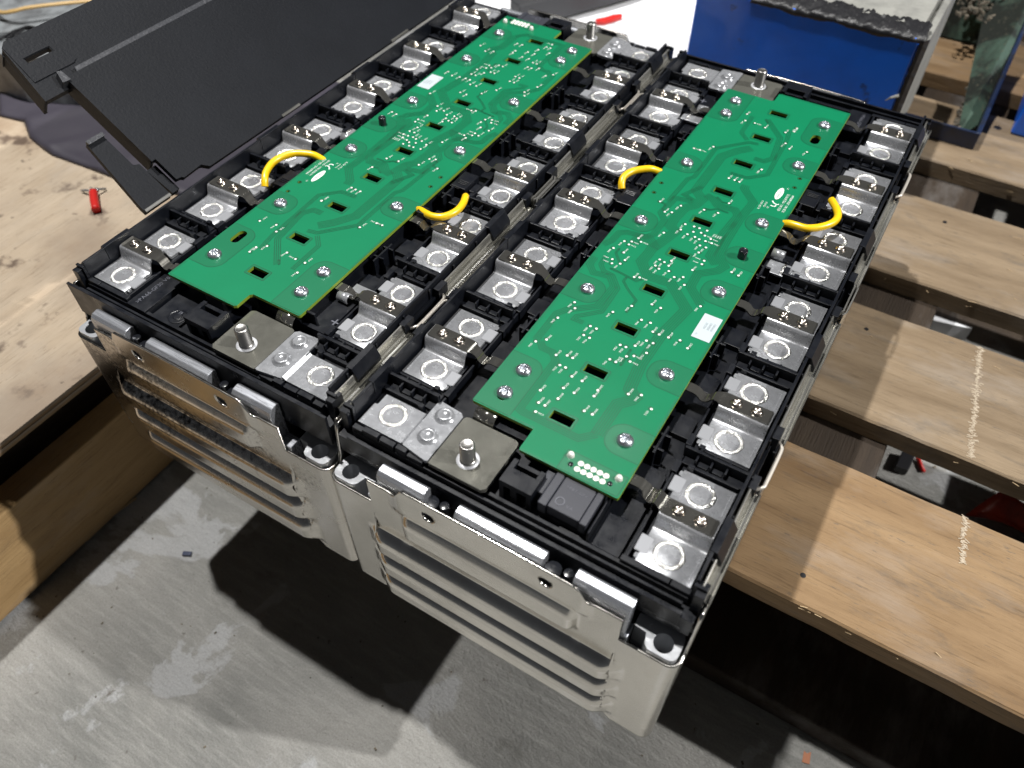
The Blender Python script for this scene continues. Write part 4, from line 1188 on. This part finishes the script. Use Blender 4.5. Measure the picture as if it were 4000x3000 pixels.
# ------------------------------------------------------------------ circuit board (board axes: u + 35.3, v + 154.5)
def B(x, y): return (x - 35.3, y - 154.5)
board_poly = [B(*p) for p in arc(.9, 12.6, .9, PI, 1.5 * PI, 3) + [(28.9, 11.7), (28.9, 1.3)] + arc(29.8, 1.3, .9, PI, 1.5 * PI, 3) + arc(71.1, .9, .9, -PI / 2, 0, 3) + arc(71.5, 307.8, .5, 0, PI / 2, 2) + [(30.2, 308.3), (28.9, 307.4), (28.9, 299.4), (27.6, 298.0)] + arc(1.2, 296.8, 1.2, PI / 2, PI, 3)]
SCREWS = [(10.0, 36.2), (9.6, 21.7), (62.4, 65.2), (62.6, 25.3), (9.8, 94.6), (9.5, 153.4), (62.4, 182.5), (62.5, 124.1), (9.4, 285.8), (9.4, 269.9), (62.7, 287.0), (9.6, 211.7), (62.5, 240.3)]
SLOTS = [(36.1, 22.3 + 29.26 * k) for k in range(10)]
VIAS = [(5.0, 188.2), (5.1, 178.6), (66.8, 220.8), (66.7, 230.1)]
holes = [[B(x - 4.9, y - 2.3), B(x + 4.9, y - 2.3), B(x + 4.9, y + 2.3), B(x - 4.9, y + 2.3)] for x, y in SLOTS]
off = {(9.6, 21.7): -1.6, (9.4, 269.9): -1.3, (62.7, 287.0): -1.3}
for x, y in SCREWS:
    dy = off.get((x, y), .5)
    holes.append([B(px, py + dy) for px, py in circ(x, y, 2.35, 20)])
holes += [[B(*p) for p in circ(x, y, .75, 12)] for x, y in VIAS]
ob = [(62.5 + a, 270.9 + b_) for a, b_ in arc(0, 2.3, 2.5, 0, PI, 8) + arc(0, -2.3, 2.5, PI, 2 * PI, 8)]
holes.append([B(*p) for p in ob])
b = MB().use('pcb')
b.prism(board_poly, -1.6, 0, holes=holes, side='fr4')
board = b.build('circuit_board', mod, OM)
# bare zones round the screws, slot borders
def hz(x0, x1, y0, y1): return [h for h in holes if all(x0 < px + 35.3 < x1 and y0 < py + 154.5 < y1 for px, py in h)]
zones = []
for (x0, x1, y0, y1) in ((.15, 17.5, 12.2, 44.5), (.15, 17.8, 86, 103), (.15, 17.6, 145, 162), (.15, 17.6, 203, 220), (.15, 17.4, 262, 297.6)):
    zones.append((x0, x1, y0, y1, (0, 1, 1, 0) if y1 < 290 and y0 > 20 else ((0, 0, 1, 0) if y0 < 20 else (0, 1, 0, 0))))
for (x0, x1, y0, y1) in ((54.5, 71.85, 17.5, 33.5), (54.4, 71.85, 57, 73.5), (54.4, 71.85, 115.6, 132.5), (54.8, 71.85, 145.3, 161), (54.4, 71.85, 174, 191), (54.4, 71.85, 232, 248.6), (54.4, 71.85, 263.5, 295.5)):
    zones.append((x0, x1, y0, y1, (1, 0, 0, 1)))
zones.append((45.5, 71.4, .5, 10.6, (1, 1, 0, 0)))
b = MB()
for (x0, x1, y0, y1, cn) in zones:
    r = 7.2 if y0 > 5 else .8
    b.use('trace'); b.prism([B(*p) for p in rrect(x0, x1, y0, y1, r, 8, cn)], None, .025, holes=hz(x0, x1, y0, y1))
    i0 = .35 if cn[0] or cn[3] else 0; i1 = .35 if cn[1] or cn[2] else 0
    b.use('pcb_dark'); b.prism([B(*p) for p in rrect(x0 + i0, x1 - i1, y0 + .35, y1 - .35, r - .3, 8, cn)], None, .05, holes=hz(x0, x1, y0, y1))
for x, y in SLOTS:
    b.use('trace'); b.prism([B(*p) for p in rrect(x - 6.1, x + 6.1, y - 3.5, y + 3.5, .9, 3)], None, .025, holes=hz(x - 6, x + 6, y - 3.4, y + 3.4))
    b.use('pcb_dark'); b.prism([B(*p) for p in rrect(x - 5.75, x + 5.75, y - 3.15, y + 3.15, .7, 3)], None, .05, holes=hz(x - 6, x + 6, y - 3.4, y + 3.4))
for x, y in VIAS: b.use('trace'); b.prism([B(*p) for p in circ(x, y, 1.35, 16)], None, .03, holes=[[B(*p) for p in circ(x, y, .75, 12)]])
# darker border along the board rim
rim = [(.0, 46), (.0, 84.5), (.0, 104.5), (.0, 143.5), (.0, 163.5), (.0, 201.5), (.0, 221.5), (.0, 260.5)]
b.use('pcb_dark')
for i in range(0, 8, 2): b.prism([B(.1, rim[i][1]), B(1.1, rim[i][1]), B(1.1, rim[i + 1][1]), B(.1, rim[i + 1][1])], None, .04)
for y0, y1 in ((12, 16.2), (35, 55.6), (75, 114.2), (134, 144), (162.5, 172.6), (192.5, 230.6), (250, 262), (297, 308)):
    b.prism([B(70.9, y0), B(71.9, y0), B(71.9, y1), B(70.9, y1)], None, .04)
b.prism([B(29.5, 307.1), B(71, 307.1), B(71, 308.1), B(29.5, 308.1)], None, .04)
b.prism([B(29.2, .3), B(45, .3), B(45, 1.2), B(29.2, 1.2)], None, .04); b.prism([B(17, 11.9), B(29, 11.9), B(29, 12.9), B(17, 12.9)], None, .04)
b.build('solder_mask', board, OM, recalc=False)
# traces
TPS=[(21.5,46.9,'d'),(24.2,47.0,'d'),(28.9,44.0,'u'),(33.7,44.0,'u'),(28.9,36.6,'u'),(33.9,36.6,'u'),(21.3,30.6,'u'),(29.7,30.5,'u'),(24.0,24.6,'u'),(26.9,24.6,'u'),(25.3,19.9,'r'),(41.6,42.9,'u'),(41.7,39.3,'u'),(41.9,30.4,'u'),(45.5,30.5,'u'),(53.3,47.6,'u'),(58.1,49.9,'d'),(64.7,45.3,'d'),(46.1,64.2,'r'),(38.1,60.9,'d'),(41.0,60.9,'u'),(8.7,84.0,'d'),(10.7,80.6,'d'),(7.0,71.3,'d'),(5.8,53.6,'d'),(9.3,57.0,'u'),(17.3,51.2,'u'),(21.5,53.4,'u'),(24.2,53.4,'u'),(21.9,74.2,'d'),(24.9,74.2,'d'),(21.9,67.8,'d'),(24.9,67.6,'d'),(26.4,87.4,'d'),(32.0,95.3,'d'),(39.4,101.0,'u'),(43.8,100.9,'d'),(39.6,89.5,'d'),(43.8,89.9,'d'),(47.0,85.4,'u'),(50.1,85.3,'u'),(46.9,79.0,'d'),(50.0,79.1,'d'),(44.0,73.7,'u'),(38.2,70.8,'d'),(40.9,70.9,'d'),(50.0,72.4,'d'),(43.5,66.1,'d'),(46.1,68.0,'r'),(54.3,85.8,'u'),(59.3,86.8,'d'),(64.0,84.1,'u'),(58.8,111.3,'d'),(24.6,113.5,'u'),(26.9,114.6,'r'),(14.8,118.6,'d'),(15.6,122.1,'u'),(10.1,119.6,'l'),(11.3,116.8,'l'),(29.7,131.2,'d'),(32.4,130.6,'d'),(34.9,133.2,'u'),(35.2,129.3,'u'),(29.7,126.1,'d'),(32.1,124.9,'d'),(36.8,125.8,'d'),(40.7,123.2,'d'),(44.3,125.4,'d'),(46.9,120.7,'d'),(48.3,141.4,'l'),(48.3,138.5,'l'),(46.1,132.3,'u'),(11.1,173.0,'u'),(16.7,166.4,'u'),(19.9,167.9,'d'),(21.7,175.3,'d'),(23.1,150.7,'d'),(14.2,140.3,'u'),(16.4,138.5,'r'),(9.2,134.7,'d'),(12.4,136.3,'r'),(12.2,133.6,'r'),(6.9,127.3,'d'),(12.7,126.9,'u'),(29.6,162.5,'d'),(29.3,157.4,'d'),(34.1,163.1,'-'),(36.9,163.2,'-'),(35.4,159.0,'-'),(39.0,160.3,'-'),(40.9,163.4,'-'),(33.6,155.7,'d'),(37.6,155.7,'d'),(41.4,159.2,'r'),(40.1,155.1,'d'),(44.9,158.3,'r'),(43.3,155.4,'r'),(46.5,155.5,'r'),(42.2,150.9,'d'),(45.3,151.0,'d'),(43.7,145.7,'d'),(62.5,140.5,'u'),(66.1,139.9,'u'),(33.2,178.3,'d'),(40.3,179.6,'d'),(34.1,210.7,'u'),(37.3,210.7,'u'),(40.1,210.5,'u'),(42.1,190.1,'u'),(46.3,227.2,'d'),(20.2,276.2,'u'),(21.7,269.0,'d'),(27.4,269.3,'r'),(34.1,267.8,'u'),(45.7,269.1,'u'),(50.0,276.6,'d'),(49.7,272.5,'u'),(49.3,258.4,'d'),(52.9,254.4,'u'),(62.2,256.3,'d'),(15.9,234.3,'d'),(7.3,227.2,'r'),(10.7,227.4,'r'),(46.4,227.5,'d')]
TRACES=[(5,[(51.6,22.5),(51.8,40.5),(55.8,45.2),(56.5,47.6),(52.6,50.2),(50.6,65.1),(50.9,84.4),(54.2,106.0),(46.0,113.8),(41.3,118.3),(29.8,117.6),(22.8,125.3),(23.2,131.9),(23.1,139.0),(18.6,142.9),(14.5,142.1),(13.9,135.9)]),(5,[(23.5,137.5),(26.1,147.2),(27.7,154.9),(23.5,157.5),(23.1,164.2),(24.2,174.6),(27.8,179.5),(29.1,186.2),(23.3,191.5),(23.4,228.1),(29.3,237.9),(34.7,243.9)]),(3,[(2.3,116.8),(2.5,110.7),(6.8,106.3),(14.6,108.1),(19.3,102.7),(18.7,86.9),(7.8,77.8),(5.2,73.5),(5.4,54.8)]),(2,[(6.6,120.2),(7.1,113.4),(10.3,110.0),(15.5,109.3),(21.5,102.5),(22.0,85.0),(13.7,76.6),(13.5,74.4),(18.1,74.5)]),(3,[(7.5,54.8),(10.1,51.9),(15.2,51.8),(18.8,48.3),(18.9,17.7),(20.6,17.1),(46.3,17.0),(51.6,22.5)]),(4,[(58.4,112.5),(49.8,121.0),(49.3,131.2),(56.4,137.8),(58.2,142.7),(52.8,148.1),(52.0,161.3),(51.6,181.5),(52.7,197.3),(44.4,206.2),(44.2,209.4)]),(4,[(54.0,141.7),(49.4,146.0),(48.6,162.6),(49.9,182.6),(46.7,186.5),(37.6,185.4),(33.5,189.3),(29.4,190.5)]),(3,[(1.4,127.4),(3.7,132.0),(4.1,139.3),(7.3,141.7),(16.9,143.3),(19.3,146.9),(19.3,160.1),(15.3,164.7),(16.7,180.0),(25.4,181.6)]),(2,[(23.8,275.5),(24.3,255.9),(29.7,250.4)]),(3,[(32.4,276.7),(45.1,262.0),(48.2,240.5),(44.8,235.4),(39.5,235.3)]),(2,[(47.2,272.1),(48.9,262.1),(50.7,224.4),(42.4,216.0),(33.1,215.7)]),(2,[(36.5,249.7),(31.4,248.7),(17.6,233.4),(17.9,202.1),(15.6,198.7),(14.6,175.5)]),(1,[(21.6,111.1),(21.5,108.4),(26.2,104.0),(32.3,99.7),(31.7,90.6)]),(1,[(12.5,113.3),(18.6,112.8),(26.5,111.5),(28.3,113.7)]),(1,[(9.6,128.2),(9.4,124.9),(14.7,118.7)]),(1,[(11.0,172.9),(14.4,172.3),(15.1,167.3)]),(1,[(33.0,179.4),(35.8,179.8),(38.8,182.5),(44.4,182.3)]),(1,[(35.2,191.7),(38.8,188.9),(42.0,189.9)]),(1,[(43.4,70.5),(43.6,60.3)]),(1,[(31.7,276.2),(33.8,274.1)]),(2,[(24.9,196.7),(19.4,184.9),(25.4,183.0)])]
b = MB().use('trace')
def ribbon(pts, wd, z):
    P = [Vector(p) for p in pts]
    for i in range(len(P) - 1):
        d = (P[i + 1] - P[i])
        if d.length < .05: continue
        d.normalize(); n_ = Vector((-d.y, d.x)) * wd / 2; e_ = d * wd * .35
        q = [P[i] - n_ - e_, P[i + 1] - n_ + e_, P[i + 1] + n_ + e_, P[i] + n_ - e_]
        b.add([(*B(p.x, p.y), z + .0012 * (i % 3)) for p in q], [(0, 1, 2, 3)])
def offset(pts, d):
    P = [Vector(p) for p in pts]; out = []
    for i, p in enumerate(P):
        a = (P[i] - P[i - 1]).normalized() if i else (P[1] - P[0]).normalized()
        c = (P[i + 1] - P[i]).normalized() if i < len(P) - 1 else a
        na = Vector((-a.y, a.x)); nc = Vector((-c.y, c.x)); m_ = na + nc
        if m_.length < .2: m_ = na
        m_.normalize(); k = max(.55, m_.dot(na))
        out.append(p + m_ * d / k)
    return out
for ti, (n_, pts) in enumerate(TRACES):
    for k in range(n_ + 1 if n_ > 1 else 2):
        ribbon(offset(pts, (k - n_ / 2) * .95 if n_ > 1 else (k - .5) * .75), .36, .052 + ti * .004)
    for e_ in (0, -1):
        if n_ == 1: b.prism([B(*p) for p in circ(pts[e_][0], pts[e_][1], .55, 10)], None, .05 + ti * .004)
b.build('circuit_traces', board, OM, recalc=False)
# test pads with their printed numbers
rr = random.Random(11)
b = MB(); sk = MB().use('silk')
known = {(22.2, 0): 'TP4231'}
for i, (x, y, d) in enumerate(TPS):
    a = rr.uniform(0, 6.28)
    b.use('trace'); dx, dy = 1.15 * math.cos(a), 1.15 * math.sin(a)
    b.prism([B(*p) for p in circ(x + dx * .45, y + dy * .45, 1.0, 12)], None, .046 + .0002 * i)
    b.use('pcb_dark'); b.prism([B(*p) for p in circ(x + dx, y + dy, .35, 8)], None, .078 + .0002 * i)
    b.use('pad', True); b.lathe([(.64, .04), (.62, .12), (.4, .2), (.01, .23)], (*B(x, y), 0), 14, False)
    s_ = 'TP4%03d' % (rr.choice((8, 9, 20, 27, 33, 35, 63, 102, 231, 248, 249, 252, 255, 256, 204, 210, 216, 222)) + (i % 7))
    if d == 'u': text(sk, s_, *B(x + .9, y + .7), 1.35, PI / 2 - .03, .12, .62)
    elif d == 'd': text(sk, s_, *B(x - .4, y - 4.4), 1.35, PI / 2 - .03, .12, .62)
    elif d == 'r': text(sk, s_, *B(x + 1.1, y - .5), 1.25, 0, .12, .66)
    elif d == 'l': text(sk, s_, *B(x - 4.6, y - .5), 1.25, 0, .12, .66)
for i in range(4): text(sk, 'TP4%03d' % (30 + i * 11), *B(45.6 + i * 1.15, 160.2), 1.2, PI / 2, .12, .62)
b.build('test_pads', board, OM, recalc=False)
text(sk, 'REV.NO : V02(19/05/17)', *B(66.6, 197.2), 1.95, PI / 2 - .01, .12, .78)
text(sk, 'PCB NO : SE41-00046A', *B(69.0, 197.2), 1.95, PI / 2 - .01, .12, .80)
text(sk, 'SL-02A 94V-0', *B(57.0, 193.4), 1.5, PI / 2, .12, .85); text(sk, '19-09-21', *B(59.0, 196.6), 1.5, PI / 2, .12, .85); text(sk, '02', *B(60.9, 196.6), 1.5, PI / 2, .12, .85)
text(sk, 'SDI', *B(64.6, 217.2), 1.2, PI / 2, .12, .8)
# recognised-component mark: two hooked strokes
for pts in ([(61.0, 199.6), (62.6, 199.4), (63.4, 200.2), (63.2, 201.0)], [(60.6, 203.8), (62.0, 202.2), (63.8, 201.8), (64.4, 202.6)]):
    P = smooth_path([(x, y, 0) for x, y in pts], 5)
    for i in range(len(P) - 1):
        d_ = (P[i + 1] - P[i]).normalized(); n_ = Vector((-d_.y, d_.x, 0)) * .35
        sk.add([(*B((P[i] - n_).x, (P[i] - n_).y), .12), (*B((P[i + 1] - n_).x, (P[i + 1] - n_).y), .12), (*B((P[i + 1] + n_).x, (P[i + 1] + n_).y), .12), (*B((P[i] + n_).x, (P[i] + n_).y), .12)], [(0, 1, 2, 3)])
# oval maker's badge
ovc = (61.7, 211.5)
sk.prism([B(ovc[0] + 1.75 * math.cos(a), ovc[1] + 5.6 * math.sin(a)) for a in [2 * PI * k / 36 for k in range(36)]], None, .10)
sk.use('trace'); text(sk, 'SAMSUNG', *B(62.35, 207.2), 1.5, PI / 2, .13, 1.0)
sk.build('silkscreen', board, OM, recalc=False)
# sticker
b = MB().use('label').prism([B(62.3, 91.7), B(70.8, 91.7), B(70.8, 108.2), B(62.3, 108.2)], .06, .16)
stk = b.build('sticker', board, OM)
b = MB().use('ink')
for i, s_ in enumerate(('902265', '0056402', 'FFFF00U')): text(b, s_, *B(66.0 + i * 1.75, 98.6), 1.5, PI / 2, .18, .9)
text(b, 'TX', *B(64.2, 93.4), 1.2, PI / 2, .18, .9)
b.build('printed_text', stk, OM, recalc=False)
# screws
def screw_mesh():
    b = MB().use('screw', True)
    n = 48; rows = []
    radii = [.01, .5, .9, 1.15, 1.3, 1.42, 1.55, 1.8, 2.2, 2.6, 2.9, 3.05, 3.1]
    for r in radii:
        row = []
        for k in range(n + 1):
            a = 2 * PI * k / n
            rs = 1.32 + .27 * math.cos(6 * a)
            h = .35 + 1.95 * math.sqrt(max(0, 1 - (r / 3.2) ** 2))
            t_ = max(0, min(1, (rs - r) / .16 + .5))
            row.append((r * math.cos(a), r * math.sin(a), h - 1.15 * t_))
        rows.append(row)
    rows.append([(3.1 * math.cos(2 * PI * k / n), 3.1 * math.sin(2 * PI * k / n), .05) for k in range(n + 1)])
    b.grid(rows)
    b.lathe([(1.4, -6), (1.4, .3)], n=12)
    return b
sc0 = screw_mesh().build('screw', board, (0, 0, 0))
bm_ = bmesh.new(); bm_.from_mesh(sc0.data); bmesh.ops.remove_doubles(bm_, verts=bm_.verts, dist=2e-6); bmesh.ops.recalc_face_normals(bm_, faces=bm_.faces); bm_.to_mesh(sc0.data); bm_.free()
for i, (x, y) in enumerate(SCREWS):
    o = sc0 if i == 0 else sc0.copy()
    if i: C.objects.link(o); o.parent = board
    u, v = B(x, y)
    o.location = (u * .001, v * .001, zoff); o.rotation_euler = (0, 0, random.uniform(0, 6.28)); o.scale = (1.1, 1.1, 1.1)
b = MB().use('tray_gloss', True)
b.lathe([(2.2, -6), (2.2, 4.2), (2.0, 4.6), (1.75, 4.75), (1.5, 4.6), (1.3, 4.45), (.01, 4.45)], (*B(62.8, 153.2), 0), 24, False)
b.build('locating_peg', board, OM)
# connector pins and fixing lugs
for (x, y) in [(52.8 + 2.7 * k, 6.9) for k in range(5)] + [(52.7 + 2.7 * k, 3.9) for k in range(5)]:
    b = MB().use('pad', True); b.lathe([(1.28, .05), (1.25, .2), (.8, .3), (.5, .22), (.4, .75), (.25, .9), (.01, .9)], (*B(x, y), 0), 16, False)
    b.build('solder_pin', board, OM)
for (x, y) in ((47.7, 8.3), (68.3, 8.2)):
    b = MB().use('pad', True); b.lathe([(1.6, .05), (1.5, .5), (1.2, 1.5), (.7, 2.0), (.01, 2.1)], (*B(x, y), 0), 9, False)
    b.build('fixing_lug', board, OM)
for (x, y) in ((49.6, 4.6), (66.4, 4.4)):
    b = MB().use('tray_gloss', True); b.lathe([(1.05, .02), (1.0, .5), (.7, .7), (.01, .7)], (*B(x, y), 0), 12, False)
    b.build('plastic_post', board, OM)

# ------------------------------------------------------------------ second module, turned end for end
mod2 = copy_tree(mod)
mod2.location = wpos((-128.2, 155.5, -116)); mod2.rotation_euler = (0, 0, PI + .0029)
mod2['label'] = 'left battery module beside the black cover with a soot-marked steel end tinted like a dark reflection'

# yellow wires: each lies in its own curve
def wire(parent, pts):
    b = MB().use('yellow', True)
    b.tube(smooth_path(pts, 8), 1.9, 16)
    o = b.build('yellow_wire', parent, OM)
    return o
wire(mod, [(34, 36.5, -3.0), (38, 36.0, -.5), (42, 35.4, .4), (47.5, 35.6, .7), (53, 39.6, .9), (57.2, 45.6, 1.1), (58.2, 52, 1.1), (56, 58, 1.0), (52.6, 63, .9), (51.4, 65, .4)])
wire(mod, [(-35, 45.0, -2), (-39.6, 41.0, 1.0), (-44, 37.2, 1.4), (-47.6, 33.0, 1.2), (-49.4, 27.6, .6), (-48.8, 24.0, -1), (-47.6, 22.2, -3.2)])
wire(mod2, [(-33, 50.5, -3), (-37, 52.5, -.4), (-41.5, 54.0, .4), (-46, 54.6, .8), (-50.6, 52.8, 1.0), (-53.6, 48.6, 1.2), (-54.6, 43.6, 1.3), (-53.8, 38, 1.3), (-52.0, 33.4, 1.0), (-51, 31.6, .2)])
wire(mod2, [(34, 42.5, -2), (39, 44.4, 1.2), (44, 46.6, 2.0), (49.5, 50.4, 2.2), (53.0, 56.4, 2.0), (53.8, 62.6, 1.6), (52.0, 69.6, .6), (49.8, 73.4, -1), (48.6, 75.6, -3.5)])
